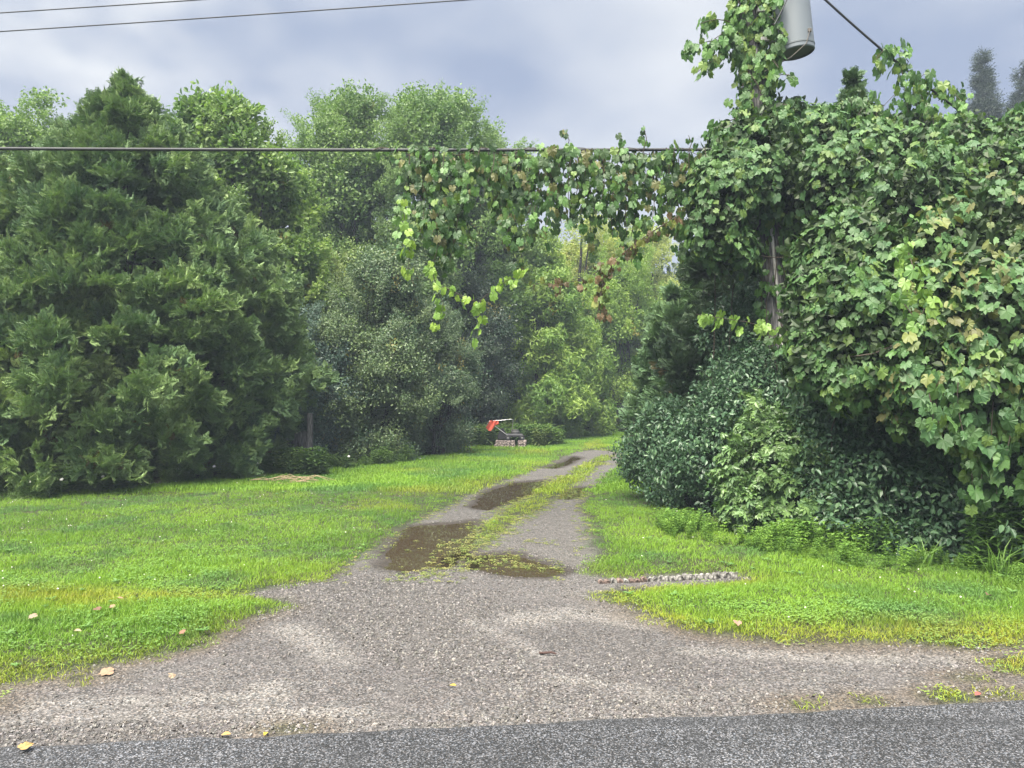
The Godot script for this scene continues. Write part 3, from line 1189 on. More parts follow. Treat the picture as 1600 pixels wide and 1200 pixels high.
func hedges() -> void:
	var dark := Color(0.105, 0.205, 0.095)
	var light := Color(0.33, 0.47, 0.17)
	var cedar := {"mesh": M.tuft, "mat": M.cedar, "c0": dark, "c1": light, "tufts": 11500, "size": 0.34, "bump": 0.42, "clump": 0.42, "limbs": 34, "trunk": 0.16}
	conifer("cedar_tree", "big white cedar with a thin pointed top, left of the drive", -7.7, 15.3, 8.0, 0.15, [2.6, 2.8, 2.9, 2.85, 2.7, 2.5, 2.25, 1.95, 1.55, 1.1, 0.6, 0.08], cedar)
	var second := cedar.duplicate()
	second.merge({"mesh": M.tuft2, "c0": Color(0.115, 0.205, 0.08), "c1": Color(0.34, 0.45, 0.15), "tufts": 9000}, true)
	conifer("cedar_tree", "yellowish bushy cedar at the left edge of the photo", -9.85, 14.7, 6.1, 0.1, [2.0, 2.35, 2.45, 2.4, 2.2, 1.9, 1.5, 1.0, 0.5, 0.1], second)
	var third := cedar.duplicate()
	third.merge({"tufts": 4000, "limbs": 20, "trunk": 0.1}, true)
	conifer("cedar_tree", "shorter cedar leaning on the right flank of the big cedar", -6.35, 15.9, 5.0, 0.1, [0.95, 1.05, 1.1, 1.1, 1.0, 0.85, 0.65, 0.35, 0.05], third)

	var back := {"mesh": M.twig_small, "mat": M.foliage, "c0": Color(0.113, 0.204, 0.066), "c1": Color(0.258, 0.374, 0.136), "twigs": 2600, "masses": 22, "size": 0.62, "trunk": 0.15}
	var behind := "trees behind the hedge left of the drive"
	var o := back.duplicate()
	o.merge({"mesh": M.twig_long, "c0": Color(0.174, 0.253, 0.090), "c1": Color(0.348, 0.439, 0.170), "masses": 14, "twigs": 1700, "group": behind})
	broadleaf("walnut_tree", "feathery tree top standing above the hedge in the upper left corner", "tree", -14.1, 22.0, 10.4, 4.0, [0.9, 1.5, 1.8, 1.6, 1.1, 0.5], o)
	broadleaf("walnut_tree", "pale tree between the left corner tree and the cedar top", "tree", -11.2, 21.0, 8.2, 3.0, [0.9, 1.7, 1.8, 1.4, 0.5], o)
	o = back.duplicate()
	o.merge({"mesh": M.twig_broad, "c0": Color(0.134, 0.233, 0.077), "c1": Color(0.304, 0.417, 0.154), "masses": 17, "twigs": 3400, "group": behind, "size": 0.48}, true)
	broadleaf("maple_tree", "loose broad-leaved tree just right of the tall cedar top", "tree", -7.0, 19.2, 8.9, 3.0, [0.8, 1.3, 1.6, 1.5, 1.2, 0.6], o)
	o = o.duplicate()
	o.merge({"c0": Color(0.206, 0.331, 0.106), "c1": Color(0.419, 0.549, 0.170), "masses": 15, "twigs": 2600}, true)
	broadleaf("maple_tree", "light green young tree with slim bare trunk behind the hedge", "tree", -6.0, 19.8, 7.6, 2.6, [0.7, 1.1, 1.3, 1.2, 0.9, 0.4], o)
	o = back.duplicate()
	o.merge({"group": "tall trees at the back of the lot", "masses": 26, "twigs": 2700, "size": 0.7, "trunk": 0.2}, true)
	broadleaf("tall_tree", "tall tree with dark forked limbs and sky gaps, left one at the back", "tree", -6.0, 26.0, 11.8, 5.6, [0.7, 1.5, 2.0, 2.1, 1.7, 0.7], o.merged({"lean": 0.7, "twigs": 1900, "shoots": 60}, true))
	broadleaf("tall_tree", "tall round-topped tree above the vine's left end on the cable", "tree", -2.7, 27.0, 12.0, 3.6, [1.3, 2.2, 2.6, 2.6, 2.1, 0.9], o.merged({"shoots": 60, "twigs": 2500}, true))
	broadleaf("tall_tree", "tree with spiky top just right of the tall round-topped tree", "tree", -0.6, 28.5, 11.4, 4.5, [1.1, 1.8, 1.9, 1.5, 0.7], o.merged({"twigs": 1700, "masses": 18}, true))
	broadleaf("tall_tree", "lower dense tree between the two tall left-hand back trees", "tree", -3.3, 24.5, 7.6, 2.6, [1.2, 1.6, 1.7, 1.5, 1.0, 0.4], o.merged({"c0": Color(0.082, 0.155, 0.066), "c1": Color(0.198, 0.285, 0.120)}, true))
	o.merge({"c0": Color(0.268, 0.331, 0.090), "c1": Color(0.513, 0.549, 0.170), "turned": 0.03, "twigs": 1500, "masses": 18}, true)
	broadleaf("tall_tree", "thin yellow-green tree seen under the vine-hung cable", "tree", 3.4, 36.0, 10.4, 2.5, [1.6, 2.3, 2.4, 2.0, 1.0], o)
	broadleaf("tall_tree", "yellowing tree beyond the end of the drive, by the dark cedar", "tree", 6.6, 40.0, 10.8, 2.0, [1.6, 2.4, 2.5, 2.2, 1.0], o)

	var low := {"mesh": M.twig_fine, "mat": M.shrub_leaf, "c0": Color(0.072, 0.132, 0.073), "c1": Color(0.152, 0.211, 0.104), "twigs": 2600, "masses": 24, "size": 0.46, "trunk": 0.05, "trunks": 4, "limbs": 0.5, "group": "shrubs along the left side of the lawn", "turned": 0.02}
	broadleaf("shrub", "bluish dark shrub between the big cedar and the round shrub", "shrub", -5.0, 18.7, 3.9, 0.1, [0.9, 1.05, 1.1, 1.0, 0.75, 0.3], low.merged({"c0": Color(0.080, 0.143, 0.119), "c1": Color(0.143, 0.211, 0.170)}, true))
	broadleaf("shrub", "large round shrub with a lit top, in the middle of the hedge", "shrub", -3.5, 19.8, 5.0, 0.1, [1.4, 1.6, 1.65, 1.6, 1.3, 0.7], low.merged({"twigs": 4200, "masses": 30, "c1": Color(0.179, 0.245, 0.104)}, true))
	broadleaf("shrub", "low drooping shrub with yellow specks, right of the round shrub", "shrub", -2.1, 21.2, 4.1, 0.1, [1.0, 1.2, 1.2, 1.0, 0.4], low.merged({"turned": 0.05}, true))
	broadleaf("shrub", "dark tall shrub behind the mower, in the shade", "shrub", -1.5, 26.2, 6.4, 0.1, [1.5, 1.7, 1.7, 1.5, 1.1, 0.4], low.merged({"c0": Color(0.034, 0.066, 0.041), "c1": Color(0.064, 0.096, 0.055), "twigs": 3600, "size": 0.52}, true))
	broadleaf("shrub", "pale sapling shrub rising over the dark shrub beside the cable vine", "shrub", -4.6, 21.0, 5.6, 1.2, [0.5, 0.8, 0.9, 0.8, 0.4], low.merged({"c0": Color(0.198, 0.287, 0.092), "c1": Color(0.340, 0.422, 0.131), "twigs": 900, "masses": 12}, true))
	var lime := {"mesh": M.twig_long, "mat": M.foliage, "c0": Color(0.158, 0.281, 0.064), "c1": Color(0.337, 0.460, 0.103), "twigs": 3600, "masses": 34, "size": 0.6, "trunk": 0.1, "group": "drooping trees at the end of the lawn"}
	broadleaf("drooping_tree", "light green pyramid-shaped tree at the end of the left lawn", "tree", 0.9, 28.6, 7.8, 0.2, [1.9, 2.2, 2.1, 1.8, 1.4, 1.0, 0.45], lime)
	broadleaf("drooping_tree", "smaller leaning yellow-green tree at the bend of the drive", "tree", 2.5, 29.4, 4.6, 0.3, [1.2, 1.3, 1.2, 0.8, 0.3], lime.merged({"twigs": 1900, "masses": 18}, true))
	broadleaf("tall_tree", "yellow-green slender tree closing the view straight down the drive", "tree", 4.9, 33.0, 8.4, 1.6, [1.4, 2.0, 2.1, 1.7, 0.8], lime.merged({"group": "tall trees at the back of the lot", "twigs": 2600, "masses": 22, "mesh": M.twig_small}, true))
	broadleaf("shrub", "yellow-flecked shrub at the far end of the drive", "shrub", 5.0, 34.5, 4.6, 0.1, [1.4, 1.6, 1.5, 1.1, 0.4], low.merged({"c0": Color(0.126, 0.186, 0.078), "c1": Color(0.286, 0.287, 0.104), "turned": 0.06, "size": 0.55, "twigs": 2000}, true))
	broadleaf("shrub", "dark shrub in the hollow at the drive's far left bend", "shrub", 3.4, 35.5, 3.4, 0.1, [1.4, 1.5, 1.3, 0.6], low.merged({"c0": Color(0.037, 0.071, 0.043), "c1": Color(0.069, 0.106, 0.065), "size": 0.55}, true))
	# the wood behind, one mass
	rng.seed = 404
	var xf := []
	var cs := PackedColorArray()
	for k in 17000:
		var x := rnd(-46, 46)
		var tall := 7.2 + wavy.get_noise_1d(x * 26) * 3.4 + wavy.get_noise_1d(x * 110 + 40) * 1.6
		if absf(x - 5.0) < 4.0:
			tall *= 1.1
		var y := tall * pow(rng.randf(), 0.75)
		var p := Vector3(x, y, -rnd(40, 47) - wavy.get_noise_2d(x * 20, y * 20) * 4.0)
		xf.append(spun(p, Vector3(0, 1, 0.5) + ball(), rnd(0.9, 1.7)))
		cs.append(Color(0.045, 0.085, 0.024).lerp(Color(0.10, 0.15, 0.04), rng.randf()))
	copies("far_wood", M.twig_broad, M.foliage, xf, cs, self)

func right_side() -> void:
	var dark_cedar := {"mesh": M.tuft2, "mat": M.cedar, "c0": Color(0.07, 0.15, 0.07), "c1": Color(0.17, 0.28, 0.12), "tufts": 2200, "size": 0.36, "bump": 0.25, "clump": 0.26, "limbs": 20, "trunk": 0.09, "lift": 0.1}
	conifer("cedar_tree", "dark green cedar with hanging sprays, right of the drive", 3.32, 14.3, 4.2, 0.1, [0.95, 1.05, 1.0, 0.9, 0.7, 0.45, 0.1], dark_cedar)
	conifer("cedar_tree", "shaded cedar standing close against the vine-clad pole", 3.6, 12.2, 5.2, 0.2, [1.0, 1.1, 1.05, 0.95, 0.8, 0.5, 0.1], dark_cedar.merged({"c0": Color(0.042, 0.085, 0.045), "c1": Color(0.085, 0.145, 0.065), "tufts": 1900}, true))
	conifer("cedar_tree", "cedar buried in the vines, only its dark tip above them", 5.3, 11.9, 6.7, 0.4, [1.2, 1.25, 1.15, 1.0, 0.75, 0.5, 0.32, 0.05], dark_cedar.merged({"tufts": 3400}, true))
	var spruce := {"mesh": M.needles, "mat": M.cedar, "c0": Color(0.022, 0.04, 0.028), "c1": Color(0.04, 0.065, 0.042), "tufts": 9000, "size": 0.8, "bump": 0.2, "clump": 0.5, "limbs": 24, "trunk": 0.2, "lift": 0.05, "category": "spruce", "group": "spruces far behind the vines", "turned": 0.0}
	conifer("spruce_tree", "far spruce top above the vines, the taller one near the right edge", 24.6, 40.0, 19.6, 2.0, [2.9, 2.7, 2.4, 2.0, 1.6, 1.15, 0.75, 0.38, 0.04], spruce)
	conifer("spruce_tree", "far spruce cut off by the right edge of the photo", 27.0, 40.5, 19.2, 2.0, [2.9, 2.7, 2.4, 2.0, 1.6, 1.15, 0.75, 0.38, 0.04], spruce)

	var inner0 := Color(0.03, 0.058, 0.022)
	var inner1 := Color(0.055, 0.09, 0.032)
	rng.seed = 1001
	# near shrubs, leaf by leaf: [x, y, d, r]
	var cherry_tints := [Color(0.070, 0.140, 0.074), Color(0.091, 0.172, 0.084), Color(0.060, 0.119, 0.063), Color(0.108, 0.193, 0.088)]
	near_shrub("cherry_shrub", "dark bluish-green shrub at the corner of the drive on the right", [[2.1, 0.75, 11.9, 0.5], [2.35, 1.2, 11.5, 0.5], [2.35, 0.5, 11.1, 0.5], [3.15, 1.75, 11.0, 0.55], [2.6, 0.9, 10.5, 0.6], [3.2, 2.55, 11.1, 0.55], [3.5, 2.9, 11.1, 0.5], [3.3, 1.8, 10.5, 0.65], [3.0, 1.4, 10.3, 0.6], [2.9, 0.5, 10.3, 0.45]], 6500, 0.075, M.oval, cherry_tints, 0.38)
	near_shrub("creeper_bush", "mid-green five-fingered creeper bush bulging onto the right lawn", [[3.1, 0.75, 9.3, 0.62], [2.85, 0.6, 9.4, 0.42], [3.35, 0.95, 9.1, 0.5], [2.9, 0.28, 9.1, 0.4], [3.45, 0.4, 8.9, 0.55], [3.15, 1.15, 9.5, 0.4]], 2600, 0.15, M.hand, [Color(0.098, 0.182, 0.058), Color(0.124, 0.215, 0.072), Color(0.085, 0.156, 0.058), Color(0.143, 0.240, 0.072)], 0.42)
	near_shrub("cherry_shrub", "dark leafy shrub under the vine mound, right of the creeper bush", [[3.7, 0.8, 8.7, 0.6], [3.85, 1.4, 8.9, 0.5], [3.6, 0.3, 8.4, 0.42], [4.1, 0.7, 8.4, 0.6], [4.05, 0.2, 8.1, 0.42], [4.3, 1.3, 8.7, 0.6], [4.5, 0.55, 8.0, 0.55], [4.4, 0.15, 7.8, 0.4], [3.75, 1.75, 9.2, 0.5], [4.3, 1.75, 8.3, 0.45], [4.7, 1.35, 7.9, 0.55], [4.0, 1.75, 8.5, 0.5], [3.65, 2.0, 8.8, 0.42], [4.1, 2.05, 8.5, 0.48], [4.55, 1.95, 8.3, 0.5], [3.55, 1.2, 8.9, 0.45]], 7600, 0.08, M.oval, cherry_tints, 0.38)
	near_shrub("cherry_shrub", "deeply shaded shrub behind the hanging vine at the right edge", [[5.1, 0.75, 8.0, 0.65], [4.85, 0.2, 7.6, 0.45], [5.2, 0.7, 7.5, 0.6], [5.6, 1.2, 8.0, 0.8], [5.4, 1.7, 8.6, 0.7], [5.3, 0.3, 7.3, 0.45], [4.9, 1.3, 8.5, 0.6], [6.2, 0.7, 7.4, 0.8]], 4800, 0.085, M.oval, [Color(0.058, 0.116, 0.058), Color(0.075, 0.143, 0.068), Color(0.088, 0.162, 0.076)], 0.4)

	var vine_tints := [Color(0.062, 0.141, 0.037), Color(0.078, 0.163, 0.042), Color(0.049, 0.114, 0.036), Color(0.093, 0.185, 0.047), Color(0.057, 0.134, 0.047), Color(0.069, 0.150, 0.050), Color(0.106, 0.178, 0.037), Color(0.076, 0.155, 0.050), Color(0.062, 0.131, 0.042)]
	var old_tints := vine_tints.duplicate()
	old_tints.append_array([Color(0.115, 0.15, 0.05), Color(0.16, 0.19, 0.05), Color(0.13, 0.135, 0.05)])
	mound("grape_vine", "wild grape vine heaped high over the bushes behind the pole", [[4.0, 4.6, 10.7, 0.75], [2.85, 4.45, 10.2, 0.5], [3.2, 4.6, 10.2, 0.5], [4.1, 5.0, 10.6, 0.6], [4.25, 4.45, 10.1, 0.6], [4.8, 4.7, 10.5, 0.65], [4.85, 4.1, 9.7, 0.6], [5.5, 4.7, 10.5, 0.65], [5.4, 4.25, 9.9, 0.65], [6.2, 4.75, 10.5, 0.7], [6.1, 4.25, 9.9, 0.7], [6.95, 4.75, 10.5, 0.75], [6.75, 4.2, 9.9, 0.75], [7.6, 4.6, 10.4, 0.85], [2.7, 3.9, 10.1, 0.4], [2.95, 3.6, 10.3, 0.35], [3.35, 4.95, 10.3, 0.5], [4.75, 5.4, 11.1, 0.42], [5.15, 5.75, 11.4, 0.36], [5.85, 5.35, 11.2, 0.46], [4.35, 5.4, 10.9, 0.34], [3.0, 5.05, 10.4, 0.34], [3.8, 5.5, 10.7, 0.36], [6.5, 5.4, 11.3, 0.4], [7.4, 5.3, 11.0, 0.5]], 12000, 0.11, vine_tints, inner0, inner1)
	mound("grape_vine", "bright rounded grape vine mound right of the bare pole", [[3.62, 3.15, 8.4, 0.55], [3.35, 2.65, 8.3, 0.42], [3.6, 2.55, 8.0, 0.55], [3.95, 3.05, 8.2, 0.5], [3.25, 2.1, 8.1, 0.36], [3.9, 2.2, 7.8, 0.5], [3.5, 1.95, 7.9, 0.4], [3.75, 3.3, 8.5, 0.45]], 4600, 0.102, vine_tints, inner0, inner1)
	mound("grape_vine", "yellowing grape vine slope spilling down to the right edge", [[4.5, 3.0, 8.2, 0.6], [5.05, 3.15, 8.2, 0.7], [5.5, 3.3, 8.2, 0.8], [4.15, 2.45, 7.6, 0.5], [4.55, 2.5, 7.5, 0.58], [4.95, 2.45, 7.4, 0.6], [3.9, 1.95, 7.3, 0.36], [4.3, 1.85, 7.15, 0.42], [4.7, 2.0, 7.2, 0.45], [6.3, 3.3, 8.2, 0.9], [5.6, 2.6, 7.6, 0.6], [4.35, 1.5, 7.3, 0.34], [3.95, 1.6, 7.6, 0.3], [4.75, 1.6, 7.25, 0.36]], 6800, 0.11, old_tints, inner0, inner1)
	# curtains that hang free of the mounds
	rng.seed = 1201
	var t := thing("grape_vine", "curtain of large grape leaves hanging in front of the dark hollow at right", "vine", Vector3(4.15, 0, -6.9))
	var lines := []
	var places := []
	for q: Array in [[-0.35, 1.75, 0.45], [-0.2, 1.8, 0.55], [-0.05, 1.75, 0.8], [0.05, 1.8, 1.0], [0.14, 1.75, 0.95], [0.25, 1.8, 0.6], [0.36, 1.75, 0.5], [-0.45, 1.7, 0.35], [0.1, 1.5, 0.8]]:
		var line := hanging(Vector3(q[0], q[1], rnd(-0.1, 0.1)), q[2], 0.07)
		lines.append(line)
		places.append_array(along(line, 30, 0.13, 0.13))
	stems(t, lines, 0.006)
	set_leaves(t, M.grape, shades(vine_tints, 0.55, 0.5), vine_tints, places)
	t = thing("grape_vine", "few large grape leaves hanging at the very right edge of the photo", "vine", Vector3(4.62, 0, -6.9))
	lines = []
	places = []
	for k in 3:
		var line := hanging(Vector3(k * 0.12, 1.75, rnd(-0.1, 0.1)), rnd(0.9, 1.2), 0.06)
		lines.append(line)
		places.append_array(along(line, 18, 0.135, 0.1))
	stems(t, lines, 0.006)
	set_leaves(t, M.grape, shades(vine_tints, 0.55, 0.5), vine_tints, places)
	t = thing("grape_vine", "bright trailing shoot of grape leaves down the middle of the vine mound", "vine", Vector3(3.85, 0, -7.6))
	lines = [PackedVector3Array([Vector3(0.1, 3.2, -0.1), Vector3(0.05, 2.9, 0.15), Vector3(-0.12, 2.55, 0.3), Vector3(0.05, 2.3, 0.32), Vector3(0.15, 2.05, 0.34)]), PackedVector3Array([Vector3(0.1, 3.0, 0.0), Vector3(0.15, 2.7, 0.25), Vector3(0.02, 2.45, 0.35), Vector3(0.2, 2.2, 0.36)])]
	places = []
	for line: PackedVector3Array in lines:
		places.append_array(along(line, 48, 0.12, 0.13))
	stems(t, lines, 0.006)
	set_leaves(t, M.grape, shades([Color(0.15, 0.27, 0.06), Color(0.12, 0.24, 0.06), Color(0.18, 0.3, 0.06)], 0.45, 0.6), vine_tints, places)
	t = thing("grape_vine", "bright young vine shoot reaching left over the dark shrub", "vine", Vector3(3.0, 0, -9.9))
	lines = [PackedVector3Array([Vector3(0.9, 2.5, -0.1), Vector3(0.4, 2.52, 0), Vector3(0.0, 2.62, 0.05), Vector3(-0.4, 2.68, 0.05), Vector3(-0.65, 2.72, 0.05)])]
	places = along(lines[0], 30, 0.12, 0.11)
	stems(t, lines, 0.006)
	set_leaves(t, M.grape, shades([Color(0.16, 0.28, 0.06), Color(0.2, 0.33, 0.07)], 0.45, 0.6), vine_tints, places)

	# low weeds at the foot of the shrubs
	rng.seed = 1301
	var xf := []
	var cs := PackedColorArray()
	for k in 2600:
		var x := rnd(1.8, 6.2)
		var front := 8.75 - (x - 2.2) * 0.62
		var d := front + rnd(-1.0, 0.6) * rnd(0.3, 1.0)
		if x < 2.6:
			d = 9.4 - (x - 1.8) * 0.8 + rnd(-0.7, 0.5)
		if wavy.get_noise_2d(x * 70, d * 70) + rnd(-0.45, 0.45) < 0.0:
			continue
		xf.append(Transform3D(Basis(Vector3.UP, rnd(0, TAU)).scaled(Vector3.ONE * rnd(0.05, 0.19) * (1.0 + 1.3 * wavy.get_noise_2d(x * 60 + 9, d * 60))), Vector3(x, land(x, d), -d)))
		cs.append(Color(0.11, 0.23, 0.04).lerp(Color(0.19, 0.33, 0.05), rng.randf()))
	copies("weeds", weed_stalk(71, 7, 0.22, 0.07), M.grass, xf, cs, self)
	var tall := weed_stalk(72, 11, 0.28, 0.05)
	var blade := grass_patch(73, 26, 0.1, 0.42, 0.012)
	var weed_green := leaf_material(lin(0.1, 0.2, 0.045), 0.5, 0.4)
	var spots := [[4.75, 7.15, 0.75, "feathery dark green weed clump at the foot of the right shrubs"], [5.0, 7.0, 0.65, "feathery weed clump nearest the right edge of the photo"], [4.5, 7.3, 0.55, "shorter feathery weed left of the two tall feathery clumps"], [3.75, 7.95, 0.42, "upright thistle-like weed standing in the long grass at right"]]
	for q: Array in spots:
		var w := thing("weed", q[3], "weed", Vector3(q[0], land(q[0], q[1]), -q[1]), "tall weeds at the foot of the right shrubs")
		for k in 3:
			part("stalk", tall, weed_green, w, Transform3D(Basis(Vector3.UP, rnd(0, TAU)).scaled(Vector3.ONE * q[2] * rnd(0.75, 1.0)), Vector3(rnd(-0.14, 0.14), 0, rnd(-0.14, 0.14))))
	var grass_green := leaf_material(lin(0.16, 0.28, 0.06), 0.5, 0.4)
	for q: Array in [[3.9, 7.35, 0.8, "arching grass tuft beside the thistle-like weed"], [4.4, 7.0, 0.9, "long-bladed grass tuft in front of the feathery weeds"], [4.75, 6.85, 0.8, "long-bladed grass tuft at the right edge of the lawn"], [3.2, 8.1, 0.7, "thin grass tuft under the dark shrub, left of the thistle-like weed"]]:
		var g := thing("grass_tuft", q[3], "grass tuft", Vector3(q[0], land(q[0], q[1]), -q[1]), "long grass tufts below the right shrubs")
		part("blades", blade, grass_green, g, Transform3D(Basis(Vector3.UP, rnd(0, TAU)).scaled(Vector3.ONE * q[2]), Vector3.ZERO))

func masses_of(list: Array, at: Vector3) -> Array:
	var out := []
	for q: Array in list:
		out.append([Vector3(q[0], q[1], -q[2]) - at, q[3]])
	return out

func near_shrub(called: String, label: String, list: Array, count: int, size: float, meshes: Array, tints: Array, rough: float) -> void:
	var at := Vector3(list[0][0], 0, -list[0][2])
	var t := thing(called, label, "shrub", at, "shrubs along the right side of the drive")
	rng.seed = hash(label)
	var masses := masses_of(list, at)
	for k in mini(8, masses.size()):
		var s := Shape.new()
		var root := Vector3(masses[k][0].x * 0.6, -0.05, masses[k][0].z * 0.6)
		s.tube(trunk_line(root, masses[k][0], 0.08, 6), taper(0.022, 0.008), 6)
		part("branch", s.mesh(), M.bark, t)
	var places := over_masses(masses, count, size, 0.25, 0.3)
	var lines := []
	for k in 26:
		var m: Array = masses[rng.randi() % masses.size()]
		var dir := (ball() + Vector3(0, 0.7, 0.5)).normalized()
		var from: Vector3 = m[0] + dir * m[1] * 0.8
		var reach := rnd(0.22, 0.5)
		var line := PackedVector3Array([from, from + dir * reach * 0.5 + Vector3(0, 0.03, 0), from + dir * reach + Vector3(rnd(-0.05, 0.05), rnd(-0.06, 0.06), 0)])
		lines.append(line)
		places.append_array(along(line, 60, size, 0.07))
	stems(t, lines, 0.004)
	set_leaves(t, meshes, shades(tints, rough, 0.35), tints, places)
	fill(t, "inner_foliage", masses, int(count * 0.16), M.twig_small, M.shrub_leaf, 0.3, tints[2], tints[0])

func mound(called: String, label: String, list: Array, count: int, size: float, tints: Array, c0: Color, c1: Color) -> void:
	var at := Vector3(list[0][0], 0, -list[0][2])
	var t := thing(called, label, "vine", at)
	rng.seed = hash(label)
	var masses := masses_of(list, at)
	var lines := []
	for k in masses.size() - 1:
		lines.append(trunk_line(masses[k][0] + ball() * masses[k][1] * 0.8, masses[k + 1][0] + ball() * masses[k + 1][1] * 0.8, 0.15, 6))
	for k in 3:
		lines.append(trunk_line(Vector3(masses[k][0].x + rnd(-0.3, 0.3), 0, masses[k][0].z - 1.1), masses[k][0] - Vector3(0, 0, 0.3), 0.25, 8))
	stems(t, lines, 0.012)
	set_leaves(t, M.grape, shades(tints, 0.55, 0.5), tints, over_masses(masses, count, size, 0.8, 0.22))
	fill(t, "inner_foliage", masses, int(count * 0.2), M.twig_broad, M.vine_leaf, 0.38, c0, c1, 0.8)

func wire(called: String, label: String, category: String, a: Vector3, b: Vector3, sag: float, radius: float, group := "") -> void:
	var s := Shape.new()
	var pts := PackedVector3Array()
	for k in 33:
		var t := k / 32.0
		pts.append((a - b) * (1.0 - t) - Vector3(0, sag * 4 * t * (1 - t), 0))
	s.tube(pts, taper(radius, radius, 32), 7)
	var o := part(called, s.mesh(), M.cable, self)
	o.position = b
	tag(o, label, category, group)

func overhead() -> void:
	M.cable = plain(lin(0.025, 0.027, 0.032), 0.6)
	var lean := Vector3(-0.083, 1, 0)
	var foot := Vector3(3.88, 0, -10.6)
	var t := thing("utility_pole", "weathered wooden utility pole wrapped in grape vine", "utility pole", foot)
	var s := Shape.new()
	s.tube(PackedVector3Array([Vector3(0, -0.3, 0), lean * 3.0, lean * 6.0, lean * 9.0]), PackedFloat32Array([0.155, 0.145, 0.135, 0.12]), 20)
	part("post", s.mesh(), M.pole_wood, t)
	s = Shape.new()
	s.tube(PackedVector3Array([Vector3(-0.02, 0.0, 0.165), lean * 4.4 + Vector3(-0.02, 0, 0.15)]), PackedFloat32Array([0.022, 0.022]), 8)
	part("conduit", s.mesh(), plain(lin(0.45, 0.44, 0.42), 0.5), t)
	# the transformer can
	var can := thing("transformer", "pale grey pole transformer can with dark underside", "transformer", Vector3(3.84, 6.3, -10.35))
	var tilt := Transform3D(Basis(Vector3(0, 0, 1), deg_to_rad(6)), Vector3.ZERO)
	s = Shape.new()
	s.lathe(PackedVector2Array([Vector2(0.232, 0.0), Vector2(0.245, 0.012), Vector2(0.245, 0.84), Vector2(0.255, 0.845), Vector2(0.255, 0.875), Vector2(0.2, 0.93), Vector2(0.0, 0.95)]), 40, tilt)
	part("tank", s.mesh(), plain(lin(0.145, 0.168, 0.19), 0.5), can)
	s = Shape.new()
	s.lathe(PackedVector2Array([Vector2(0.0, 0.03), Vector2(0.23, 0.03), Vector2(0.231, 0.0)]), 40, tilt)
	part("underside", s.mesh(), plain(lin(0.09, 0.10, 0.08), 0.8), can)
	s = Shape.new()
	s.box(tilt * Vector3(-0.33, 0.25, -0.06), Vector3(0.22, 0.06, 0.08))
	s.box(tilt * Vector3(-0.33, 0.65, -0.06), Vector3(0.22, 0.06, 0.08))
	part("bracket", s.mesh(), plain(lin(0.3, 0.3, 0.3), 0.5), can)
	s = Shape.new()
	s.lathe(PackedVector2Array([Vector2(0.246, 0.06), Vector2(0.251, 0.063), Vector2(0.251, 0.085), Vector2(0.246, 0.088)]), 40, tilt)
	part("band", s.mesh(), plain(lin(0.12, 0.14, 0.155), 0.55), can)
	s = Shape.new()
	s.box(tilt * Vector3(0.12, 0.2, 0.225), Vector3(0.05, 0.05, 0.03), Basis(), 0.006)
	s.tube(PackedVector3Array([tilt * Vector3(0.12, 0.2, 0.245), tilt * Vector3(0.05, 0.02, 0.25), tilt * Vector3(-0.15, -0.12, 0.2), tilt * Vector3(-0.45, -0.2, 0.0)]), taper(0.006, 0.006, 3), 6)
	part("ground_lug", s.mesh(), plain(lin(0.09, 0.08, 0.07), 0.6), can)
	for k in 2:
		s = Shape.new()
		s.lathe(PackedVector2Array([Vector2(0.0, 1.2), Vector2(0.03, 1.18), Vector2(0.03, 1.1), Vector2(0.055, 1.08), Vector2(0.03, 1.05), Vector2(0.055, 1.02), Vector2(0.03, 0.98), Vector2(0.04, 0.9)]), 14, tilt.translated_local(Vector3(-0.08 + k * 0.16, 0, 0)))
		part("bushing", s.mesh(), plain(lin(0.25, 0.12, 0.08), 0.3), can)
	wire("power_cable", "thick black overhead cable running level across the photo to the pole", "cable", Vector3(-26, 5.1, -9.6), Vector3(3.42, 5.0, -10.35), 0.12, 0.022)
	wire("power_cable", "black cable leaving the pole to the right, half hidden in vine", "cable", Vector3(3.55, 4.98, -10.4), Vector3(22, 5.3, -11.5), 0.35, 0.02)
	wire("thin_wire", "thin overhead wire slanting across the upper left sky", "wire", Vector3(-26, 7.55, -14.2), Vector3(3.3, 7.4, -10.5), 0.12, 0.009, "thin wires")
	wire("thin_wire", "thin overhead wire crossing the extreme top left corner", "wire", Vector3(-26, 7.75, -14.0), Vector3(3.28, 7.65, -10.5), 0.1, 0.009, "thin wires")
	wire("guy_wire", "dark guy wire dropping from the transformer into the vines at right", "wire", Vector3(4.12, 7.1, -10.3), Vector3(7.6, 5.2, -11.3), 0.12, 0.016)
	wire("thin_wire", "short dark lead passing in front of the transformer can", "wire", Vector3(3.45, 6.55, -10.05), Vector3(3.78, 7.25, -10.05), 0.02, 0.009, "thin wires")

	var tints := [Color(0.077, 0.175, 0.044), Color(0.098, 0.207, 0.048), Color(0.062, 0.133, 0.039), Color(0.114, 0.229, 0.054), Color(0.070, 0.159, 0.044), Color(0.145, 0.229, 0.048)]
	# vine round the pole
	rng.seed = 2001
	var v := thing("grape_vine", "grape vine climbing the pole to the transformer with a spray to the left", "vine", foot)
	var lines := []
	var places := []
	for k in 6:
		var line := PackedVector3Array()
		for j in 22:
			var a := k * 1.05 + j * 0.5
			line.append(lean * (3.9 + j * 0.2) + Vector3(cos(a), 0, sin(a)) * (0.18 + 0.06 * sin(j * 1.7 + k)))
		lines.append(line)
		places.append_array(along(line, 46, 0.115, 0.19))
